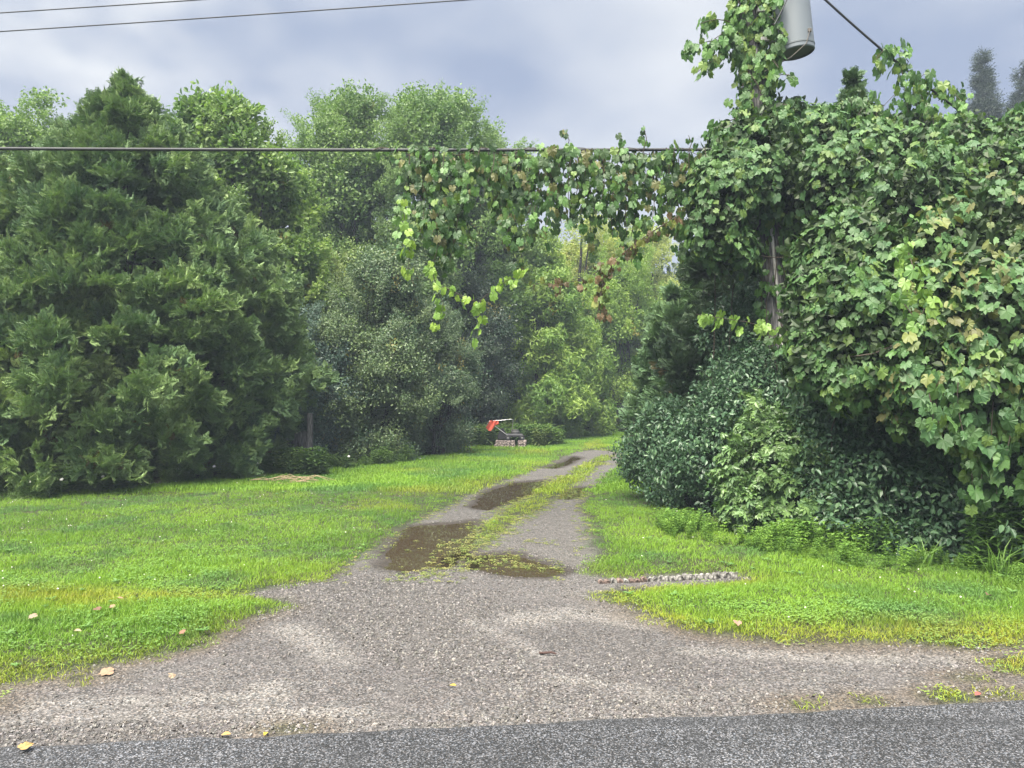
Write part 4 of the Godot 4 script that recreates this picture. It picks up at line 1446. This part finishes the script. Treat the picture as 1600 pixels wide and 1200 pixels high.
	for k in 5:
		var line := PackedVector3Array()
		for j in 14:
			var a := PI * 0.5 + (k - 2) * 0.75 + sin(j * 0.8 + k) * 0.3
			line.append(lean * (1.2 + j * 0.25) + Vector3(cos(a), 0, sin(a)) * 0.2)
		lines.append(line)
		places.append_array(along(line, 10 if k == 2 else 18, 0.11, 0.12))
	for q: Array in [[6.75, 0.75, 6.4], [6.5, 0.5, 6.85], [6.9, 0.6, 7.0], [6.1, 0.55, 6.25], [5.7, 0.7, 5.9], [6.4, -1.0, 6.35], [6.6, -0.8, 6.7], [6.2, -0.6, 6.4], [5.4, -0.75, 5.2], [6.3, -0.85, 6.05], [6.5, -0.6, 6.5], [6.55, -0.7, 6.25], [5.0, -0.6, 4.75], [6.2, 0.4, 6.0], [6.7, 0.45, 6.6], [5.3, 0.55, 5.5], [5.5, -0.4, 5.35]]:
		var a: Vector3 = lean * q[0]
		var b := Vector3(a.x + (q[1] if q[1] < 0.0 else q[1] * 0.38), q[2], 0.25 if q[1] < 0.0 else 0.5)
		var line := PackedVector3Array()
		for j in 7:
			var f := j / 6.0
			line.append(a.lerp(b, f) + Vector3(0, 0.16 * sin(f * PI), 0))
		lines.append(line)
		places.append_array(along(line, 36, 0.125, 0.12))
	stems(v, lines, 0.01)
	set_leaves(v, M.grape, shades(tints, 0.45, 0.6), tints, places)
	# vine along the guy wire
	rng.seed = 2101
	v = thing("grape_vine", "grape vine creeping along the guy wire against the sky", "vine", Vector3(5.2, 0, -10.7))
	lines = []
	places = []
	for k in 9:
		var f := 0.32 + k * 0.08
		var p := Vector3(4.12, 7.1, -10.3).lerp(Vector3(7.6, 5.2, -11.3), f) - Vector3(5.2, 0.1, -10.7)
		var line := PackedVector3Array([p, p + Vector3(rnd(-0.25, 0.1), rnd(-0.15, 0.2), 0.05), p + Vector3(rnd(-0.4, 0.3), rnd(-0.3, 0.35), 0.1), p + Vector3(rnd(-0.5, 0.4), rnd(-0.65, 0.1), 0.1)])
		lines.append(line)
		places.append_array(along(line, 36, 0.125, 0.16))
	for k in 5:
		var p := Vector3(-0.7 + k * 0.35, 5.15 + rnd(-0.1, 0.15), rnd(-0.4, 0.2))
		var line := PackedVector3Array([p, p + Vector3(rnd(-0.2, 0.2), 0.35, 0), p + Vector3(rnd(-0.3, 0.3), 0.62, 0)])
		lines.append(line)
		places.append_array(along(line, 40, 0.13, 0.2))
	stems(v, lines, 0.007)
	set_leaves(v, M.grape, shades(tints, 0.45, 0.6), tints, places)
	# the curtain on the cable
	rng.seed = 2201
	var base := Vector3(0.5, 0, -10.22)
	v = thing("grape_vine", "long curtain of grape vine hanging from the overhead cable above the drive", "vine", base)
	lines = []
	places = []
	var drop := [1.3, 2.3, 1.9, 0.8, 1.0, 1.5, 1.2, 0.9, 0.95, 1.35, 1.0, 1.5, 1.9, 1.2, 1.1, 1.3, 1.5]
	for k in 64:
		var f := (k + rnd(-0.4, 0.4)) / 63.0
		var x := lerpf(-1.36, 2.75, clampf(f, 0, 1))
		var line := hanging(Vector3(x - base.x, 4.92 + rnd(-0.05, 0.05), rnd(-0.16, 0.16)), curve_at(drop, f) * (rnd(0.25, 0.75) if rng.randf() < 0.55 else rnd(0.75, 1.25)), 0.14)
		lines.append(line)
		places.append_array(along(line, rnd(26, 50), 0.11, 0.16))
	# a runner twisted along the cable and shoots above it
	var runner := PackedVector3Array()
	for k in 50:
		runner.append(Vector3(lerpf(-1.85, 2.75, k / 49.0) - base.x, 4.93 + sin(k * 0.9) * 0.05, cos(k * 0.9) * 0.05))
	lines.append(runner)
	for p: Transform3D in along(runner, 24, 0.10, 0.11):
		if p.origin.y < 4.93 or rng.randf() < 0.3:
			places.append(p)
	for q: Array in [[0.72, 0.3], [1.75, 0.35], [1.45, 0.2], [2.35, 0.22]]:
		var line := PackedVector3Array([Vector3(q[0] - base.x, 4.92, 0), Vector3(q[0] - base.x + 0.04, 4.92 + q[1] * 0.5, 0.02), Vector3(q[0] - base.x, 4.92 + q[1], 0.02)])
		lines.append(line)
		places.append_array(along(line, 22, 0.09, 0.07))
	stems(v, lines, 0.007)
	var curtain := tints.duplicate()
	curtain.append_array([Color(0.055, 0.11, 0.045), Color(0.05, 0.1, 0.042), Color(0.06, 0.11, 0.04), Color(0.14, 0.145, 0.05), Color(0.05, 0.1, 0.035)])
	set_leaves(v, M.grape, shades(curtain, 0.45, 0.6), curtain, places)
	# bright young shoots below the curtain's left end
	v = thing("grape_vine", "bright yellow-green dangling shoots below the left end of the cable curtain", "vine", Vector3(-0.95, 0, -9.8))
	lines = [PackedVector3Array([Vector3(-0.45, 4.2, 0), Vector3(-0.42, 3.9, 0), Vector3(-0.35, 3.6, 0.03), Vector3(-0.38, 3.2, 0)]), PackedVector3Array([Vector3(-0.1, 3.4, 0), Vector3(0.0, 3.0, 0), Vector3(0.08, 2.85, 0.03), Vector3(-0.02, 2.5, 0)]), PackedVector3Array([Vector3(0.0, 3.1, 0), Vector3(0.3, 2.95, 0), Vector3(0.52, 2.86, 0), Vector3(0.62, 2.95, 0.02), Vector3(0.9, 3.15, 0), Vector3(1.2, 3.3, 0)]), PackedVector3Array([Vector3(0.55, 2.9, 0), Vector3(0.52, 2.65, 0.02), Vector3(0.52, 2.42, 0)])]
	places = []
	for line: PackedVector3Array in lines:
		places.append_array(along(line, 19, 0.115, 0.07))
	stems(v, lines, 0.005)
	set_leaves(v, M.grape, shades([Color(0.22, 0.36, 0.06), Color(0.28, 0.42, 0.07), Color(0.18, 0.32, 0.06)], 0.45, 0.8), tints, places)
	# the loop with dead leaves
	v = thing("grape_vine", "drooping loop of vine with brown dead leaves under the cable", "vine", Vector3(1.0, 0, -9.9))
	lines = [PackedVector3Array([Vector3(1.15, 4.0, 0), Vector3(0.75, 3.75, 0), Vector3(0.35, 3.45, 0), Vector3(0.0, 3.2, 0), Vector3(-0.4, 3.1, 0), Vector3(-0.7, 3.12, 0)]), PackedVector3Array([Vector3(0.2, 3.3, 0), Vector3(0.15, 3.0, 0), Vector3(0.1, 2.72, 0)])]
	places = []
	for line: PackedVector3Array in lines:
		places.append_array(along(line, 60, 0.085, 0.14))
	stems(v, lines, 0.008)
	set_leaves(v, M.grape, shades([Color(0.15, 0.1, 0.05), Color(0.11, 0.17, 0.04), Color(0.19, 0.22, 0.05), Color(0.1, 0.075, 0.04)], 0.6, 0.5), tints, places)

func small_things() -> void:
	rng.seed = 3001
	# scalloped edging bricks
	var edging := thing("brick_edging", "row of small scalloped edging bricks, white then reddish, across the right lawn", "edging", Vector3(1.45, 0, -7.0))
	var white := worn(plain(lin(0.6, 0.58, 0.54), 0.9), noise_image(128, 0.05, 31), null, 3.0, 0.0)
	var red := worn(plain(lin(0.48, 0.34, 0.29), 0.9), noise_image(128, 0.05, 32), null, 3.0, 0.0)
	var scallop := Shape.new()
	var prof := []
	for k in 9:
		var a := PI * k / 8.0
		prof.append(Vector2(-cos(a) * 0.026, 0.02 + sin(a) * 0.024))
	prof.push_front(Vector2(-0.026, -0.05))
	prof.append(Vector2(0.026, -0.05))
	for side: float in [-1.0, 1.0]:
		var nn := Vector3(0, 0, side)
		var c := scallop.addn(Vector3(0, 0.0, side * 0.03), nn)
		var k0 := scallop.v.size()
		for p: Vector2 in prof:
			scallop.addn(Vector3(p.x, p.y, side * 0.03), nn)
		for k in prof.size() - 1:
			scallop.tri(c, k0 + k, k0 + k + 1)
	for k in prof.size() - 1:
		var a: Vector2 = prof[k]
		var b: Vector2 = prof[k + 1]
		var nn := Vector3(-(b.y - a.y), b.x - a.x, 0).normalized()
		var k0 := scallop.v.size()
		for q: Vector3 in [Vector3(a.x, a.y, -0.03), Vector3(b.x, b.y, -0.03), Vector3(b.x, b.y, 0.03), Vector3(a.x, a.y, 0.03)]:
			scallop.addn(q, nn)
		scallop.quad(k0, k0 + 1, k0 + 2, k0 + 3)
	var brick := scallop.mesh()
	for k in 23:
		var f := k / 22.0
		var p := Vector3(lerpf(0.80, 2.04, f), 0, -lerpf(6.93, 7.14, f))
		p.y = land(p.x, -p.z) + rnd(-0.006, 0.006) - 0.014 + f * 0.022
		part("brick", brick, red if k < 8 and k != 2 and k != 4 else white, edging, Transform3D(Basis(Vector3.UP, 0.17 + rnd(-0.12, 0.12)) * Basis(Vector3(0, 0, 1), rnd(-0.1, 0.1)), p - edging.position))
	# the old mower on its blocks
	var mx := -0.1
	var md := 24.0
	var t := thing("lawn_mower", "old push mower with a black grass bag parked at the lawn's far edge", "lawn mower", Vector3(mx, 0.25, -md))
	t.scale = Vector3.ONE * 0.82
	var steel := plain(lin(0.5, 0.5, 0.5), 0.35)
	steel.metallic = 0.7
	var black := plain(lin(0.015, 0.015, 0.018), 0.6)
	var s := Shape.new()
	s.box(Vector3(0.22, 0.19, 0), Vector3(0.62, 0.1, 0.46), Basis(), 0.03)
	part("deck", s.mesh(), plain(lin(0.05, 0.05, 0.055), 0.5), t)
	s = Shape.new()
	s.lathe(PackedVector2Array([Vector2(0.16, 0.24), Vector2(0.16, 0.33), Vector2(0.12, 0.36), Vector2(0.12, 0.4), Vector2(0.0, 0.42)]), 18, Transform3D(Basis(), Vector3(0.25, 0, 0)))
	part("engine", s.mesh(), plain(lin(0.06, 0.06, 0.06), 0.5), t)
	for q: Array in [[-0.03, 0.25], [0.5, 0.25], [-0.03, -0.25], [0.5, -0.25]]:
		var turn := Transform3D(Basis(Vector3(1, 0, 0), PI / 2), Vector3(q[0], 0.1, q[1]))
		s = Shape.new()
		s.lathe(PackedVector2Array([Vector2(0.038, -0.025), Vector2(0.09, -0.025), Vector2(0.102, -0.012), Vector2(0.102, 0.012), Vector2(0.09, 0.025), Vector2(0.038, 0.025)]), 20, turn)
		var wheel := part("wheel", s.mesh(), black, t)
		s = Shape.new()
		s.lathe(PackedVector2Array([Vector2(0.0, -0.03), Vector2(0.02, -0.03), Vector2(0.04, -0.024), Vector2(0.04, 0.024), Vector2(0.02, 0.03), Vector2(0.0, 0.03)]), 16, turn)
		part("hub", s.mesh(), plain(lin(0.16, 0.16, 0.16), 0.6), wheel)
	s = Shape.new()
	var bag := PackedVector2Array([Vector2(-0.42, 0.05), Vector2(-0.05, 0.05), Vector2(-0.08, 0.22), Vector2(-0.22, 0.46), Vector2(-0.30, 0.44), Vector2(-0.42, 0.2)])
	for side: float in [-1.0, 1.0]:
		var k0 := s.v.size()
		for p in bag:
			s.addn(Vector3(p.x, p.y, side * 0.2), Vector3(0, 0, side))
		var tris := Geometry2D.triangulate_polygon(bag)
		for j in range(0, tris.size(), 3):
			s.tri(k0 + tris[j], k0 + tris[j + 1], k0 + tris[j + 2])
	for k in bag.size():
		var a := bag[k]
		var b := bag[(k + 1) % bag.size()]
		var nn := Vector3(b.y - a.y, a.x - b.x, 0).normalized()
		var k0 := s.v.size()
		for q: Vector3 in [Vector3(a.x, a.y, -0.2), Vector3(b.x, b.y, -0.2), Vector3(b.x, b.y, 0.2), Vector3(a.x, a.y, 0.2)]:
			s.addn(q, nn)
		s.quad(k0, k0 + 1, k0 + 2, k0 + 3)
	part("grass_bag", s.mesh(), black, t)
	s = Shape.new()
	s.tube(PackedVector3Array([Vector3(-0.05, 0.2, 0.22), Vector3(-0.6, 0.6, 0.22), Vector3(-0.82, 0.64, 0.22), Vector3(-0.72, 0.74, 0.22), Vector3(-0.3, 0.76, 0.22), Vector3(0.08, 0.80, 0.2), Vector3(0.16, 0.78, 0.16), Vector3(0.15, 0.6, 0.1), Vector3(0.1, 0.3, 0.0)]), taper(0.0125, 0.0125, 8), 8)
	part("handle", s.mesh(), steel, t)
	# the red cloth on its handle
	s = Shape.new()
	for row in 7:
		for col in 6:
			var u := col / 5.0
			var w := row / 6.0
			s.add(Vector3(-0.18 + u * 0.3 - w * 0.16 * (1 - u), -w * 0.34 * (0.75 + 0.4 * sin(u * 5.0)), 0.03 * sin(u * 11.0 + w * 3.0) + 0.02 * w))
	for row in 6:
		for col in 5:
			var k0 := row * 6 + col
			s.quad(k0, k0 + 1, k0 + 7, k0 + 6)
	var rag := part("red_cloth", s.mesh(), plain(lin(0.5, 0.085, 0.05), 0.9), self, Transform3D(Basis(), Vector3(mx - 0.42, 0.25 + 0.62, -md + 0.2)).scaled_local(Vector3.ONE * 0.85))
	tag(rag, "orange-red cloth draped over the mower's handle", "cloth")
	var pale := worn(plain(lin(0.95, 0.78, 0.72), 0.9), noise_image(128, 0.06, 33), null, 2.0, 0.0)
	for q: Array in [[-0.12, 0.06, 0.66, "pinkish concrete slab at the bottom under the mower"], [-0.1, 0.185, 0.6, "pinkish concrete slab lying on another, under the mower's wheel"], [0.42, 0.185, 0.26, "whitish concrete block under the mower's front wheel"]]:
		s = Shape.new()
		s.box(Vector3.ZERO, Vector3(q[2], 0.124, 0.5), Basis(Vector3.UP, rnd(-0.05, 0.05)), 0.012)
		if q[0] > 0.2:
			s.box(Vector3(0, -0.13, 0), Vector3(q[2] * 0.96, 0.124, 0.48), Basis(), 0.012)
		var b := part("concrete_block", s.mesh(), pale, self, Transform3D(Basis(), Vector3(mx + q[0], q[1], -md)))
		tag(b, q[3], "block", "blocks under the mower")
	# the grey post and boards between cedar and shrub
	t = thing("fence_panel", "remnant of grey weathered board fence between the cedar and the round shrub", "fence", Vector3(-4.22, 0, -16.1))
	t.scale = Vector3(0.82, 0.9, 0.9)
	s = Shape.new()
	s.box(Vector3(0, 0.68, 0), Vector3(0.12, 1.5, 0.12))
	part("post", s.mesh(), M.board, t)
	for k in 3:
		s = Shape.new()
		s.box(Vector3(-0.14 - k * 0.115, 0.5 - k * 0.02, -0.05), Vector3(0.105, 1.05 + rnd(-0.05, 0.05), 0.025), Basis(Vector3(0, 0, 1), rnd(-0.02, 0.02)), 0.004)
		part("board", s.mesh(), M.board, t)
	s = Shape.new()
	s.box(Vector3(-0.25, 0.75, -0.085), Vector3(0.5, 0.09, 0.04))
	part("rail", s.mesh(), M.board, t)
	# dry twigs by the hedge
	t = thing("brush_pile", "small heap of dry tan twigs on the grass below the big cedar", "brush pile", Vector3(-4.35, 0.03, -14.3))
	var straw := plain(lin(0.33, 0.25, 0.15), 0.9)
	for k in 26:
		s = Shape.new()
		var p := Vector3(rnd(-0.5, 0.45), rnd(0.01, 0.1), rnd(-0.25, 0.25))
		var a := rnd(-0.5, 0.5)
		var l := rnd(0.3, 0.75)
		s.tube(PackedVector3Array([p, p + Vector3(cos(a) * l * 0.5, rnd(0.0, 0.09), sin(a) * l * 0.5), p + Vector3(cos(a) * l, -0.01, sin(a) * l)]), PackedFloat32Array([0.007, 0.006, 0.003]), 5)
		part("twig", s.mesh(), straw, t)
	# stick on the apron
	s = Shape.new()
	s.tube(PackedVector3Array([Vector3(-0.055, 0.01, 0), Vector3(-0.02, 0.013, 0.004), Vector3(0.02, 0.016, -0.003), Vector3(0.055, 0.008, -0.006)]), PackedFloat32Array([0.006, 0.008, 0.0075, 0.006]), 8)
	var stick := part("stick", s.mesh(), plain(lin(0.05, 0.025, 0.02), 0.8), self, Transform3D(Basis(Vector3.UP, -0.15), Vector3(0.23, land(0.23, 5.0) + 0.004, -5.0)))
	tag(stick, "short dark brown stick lying on the paved apron", "stick")
	# fallen leaves
	var tan_ := lin(0.42, 0.27, 0.17)
	var brown := lin(0.22, 0.12, 0.08)
	var yellow := lin(0.62, 0.46, 0.06)
	var leaves := [
		[-2.42, 4.68, 0.13, tan_, "large tan fallen leaf at the left lawn's gravel edge"], [-2.05, 4.62, 0.1, lin(0.5, 0.38, 0.25), "pale straw-coloured leaf on the gravel right of the large tan leaf"],
		[-3.1, 5.75, 0.09, brown, "dark brown leaf in a pair on the left grass"], [-3.0, 5.83, 0.07, tan_, "light tan leaf beside a dark brown one on the left grass"],
		[-3.12, 6.1, 0.08, tan_, "tan leaf near the yellow grass strip at left"], [-3.45, 5.6, 0.09, lin(0.4, 0.28, 0.2), "pinkish tan leaf at the far left of the near grass"],
		[-2.95, 5.2, 0.09, lin(0.48, 0.34, 0.22), "pale leaf low on the left grass, nearest the road"], [-2.25, 5.33, 0.09, lin(0.33, 0.17, 0.11), "reddish brown leaf at the rim of the left grass"],
		[-1.44, 3.83, 0.1, lin(0.58, 0.36, 0.12), "orange-tan leaf where gravel meets the road at left"], [-1.22, 3.85, 0.08, yellow, "yellow leaf at the road's edge, left of the middle"],
		[-2.3, 3.62, 0.1, lin(0.55, 0.35, 0.12), "orange leaf lying on the asphalt at the lower left"], [-0.32, 4.46, 0.07, yellow, "single yellow leaf in the middle of the gravel apron"],
		[1.61, 5.52, 0.1, lin(0.42, 0.25, 0.18), "pinkish brown leaf at the front rim of the right grass"], [3.75, 6.1, 0.16, brown, "large dark curled leaf on the right lawn"],
		[2.58, 4.31, 0.08, lin(0.42, 0.12, 0.1), "small red leaf by the road's edge at right"], [-1.6, 8.0, 0.09, tan_, "tan leaf on the bare rim left of the big puddle"],
	]
	for q: Array in leaves:
		var o := part("fallen_leaf", M.oval[rng.randi() % 3] if rng.randf() < 0.6 else M.grape[rng.randi() % 7], plain(q[3].darkened(0.22), 0.8), self)
		var ground_y := land(q[0], q[1])
		if at_map(map_gravel, q[0], q[1], 1.0) > 0.1:
			ground_y += 0.045
		if q[1] < road_d(q[0]):
			ground_y = 0.026
		o.transform = aim(Vector3(q[0], ground_y + 0.012, -q[1]), Vector3(rnd(-1, 1), rnd(-0.1, 0.15), rnd(-0.6, 0.6)), Vector3(rnd(-0.25, 0.25), 1, 0.3), q[2] * 0.62)
		tag(o, q[4], "leaf", "fallen leaves")
	# white flowers and weeds along the foot of the left hedge
	rng.seed = 3201
	var xf := []
	var cs := PackedColorArray()
	for k in 1100:
		var x := rnd(-11.0, -2.5)
		var d := 12.3 + maxf(0.0, x + 7.4) * 1.35 + rnd(-0.4, 1.2)
		if wavy.get_noise_2d(x * 75 + 15, d * 75) + rnd(-0.4, 0.4) < 0.0:
			continue
		xf.append(Transform3D(Basis(Vector3.UP, rnd(0, TAU)).scaled(Vector3.ONE * rnd(0.1, 0.36) * (1.0 + 1.4 * wavy.get_noise_2d(x * 50, d * 50))), Vector3(x, land(x, d), -d)))
		cs.append(Color(0.07, 0.14, 0.035).lerp(Color(0.14, 0.23, 0.055), rng.randf()))
	for k in 1500:
		var x := rnd(-2.5, 8.0)
		var d := 24.6 + rnd(-0.6, 1.8) if x < 1.0 else 32.5 + rnd(-0.5, 2.0)
		if x > -0.75 and x < 0.6 and d < 24.45:
			continue
		if wavy.get_noise_2d(x * 80, d * 80) + rnd(-0.3, 0.3) < 0.0:
			continue
		xf.append(Transform3D(Basis(Vector3.UP, rnd(0, TAU)).scaled(Vector3.ONE * rnd(0.15, 0.55) * (1.0 + wavy.get_noise_2d(x * 60, d * 60))), Vector3(x, 0, -d)))
		cs.append(Color(0.07, 0.13, 0.03).lerp(Color(0.16, 0.2, 0.06), rng.randf()))
	for k in 260:
		var x := rnd(-1.5, 1.5)
		var d := 24.35 + rnd(0.0, 1.3)
		if x > -0.75 and x < 0.6 and d < 24.5:
			continue
		xf.append(Transform3D(Basis(Vector3.UP, rnd(0, TAU)).scaled(Vector3.ONE * rnd(0.3, 0.7)), Vector3(x, 0, -d)))
		cs.append(Color(0.06, 0.13, 0.035).lerp(Color(0.14, 0.22, 0.05), rng.randf()))
	for k in 26:
		var x := rnd(-4.75, -3.85)
		xf.append(Transform3D(Basis(Vector3.UP, rnd(0, TAU)).scaled(Vector3.ONE * rnd(0.25, 0.6)), Vector3(x, 0, -15.75 + rnd(-0.1, 0.2))))
		cs.append(Color(0.06, 0.13, 0.035).lerp(Color(0.14, 0.22, 0.05), rng.randf()))
	copies("hedge_weeds", weed_stalk(74, 7, 0.3, 0.1), M.grass, xf, cs, self)
	var petals := Shape.new()
	for k in 9:
		var a := TAU * k / 9
		leaflet(petals, Vector3(0, 0.0, 0), Vector3(cos(a), 0.35, sin(a)), Vector3.UP, 0.035, 0.016)
	var stalk := Shape.new()
	stalk.tube(PackedVector3Array([Vector3(0, -0.3, 0), Vector3.ZERO]), PackedFloat32Array([0.004, 0.003]), 5)
	var flower := petals.mesh()
	var stalk_mesh := stalk.mesh()
	var petal_white := plain(lin(0.75, 0.75, 0.7), 0.7)
	for k in 12:
		var x := -9.3 + k * 0.52 + rnd(-0.2, 0.2)
		var d := 12.25 + maxf(0.0, x + 7.4) * 1.3 - rnd(0.05, 0.3)
		var f := thing("white_flower", "small white flower among the weeds at the foot of the left cedars", "flower", Vector3(x, land(x, d) + 0.28, -d), "white flowers along the left hedge")
		part("petals", flower, petal_white, f, Transform3D(Basis(Vector3(1, 0, 0), 0.8), Vector3.ZERO))
		part("stalk", stalk_mesh, weed_stem(), f)

func weed_stem() -> Material:
	if not M.has("weed_stem"):
		M.weed_stem = plain(lin(0.07, 0.13, 0.03), 0.8)
	return M.weed_stem
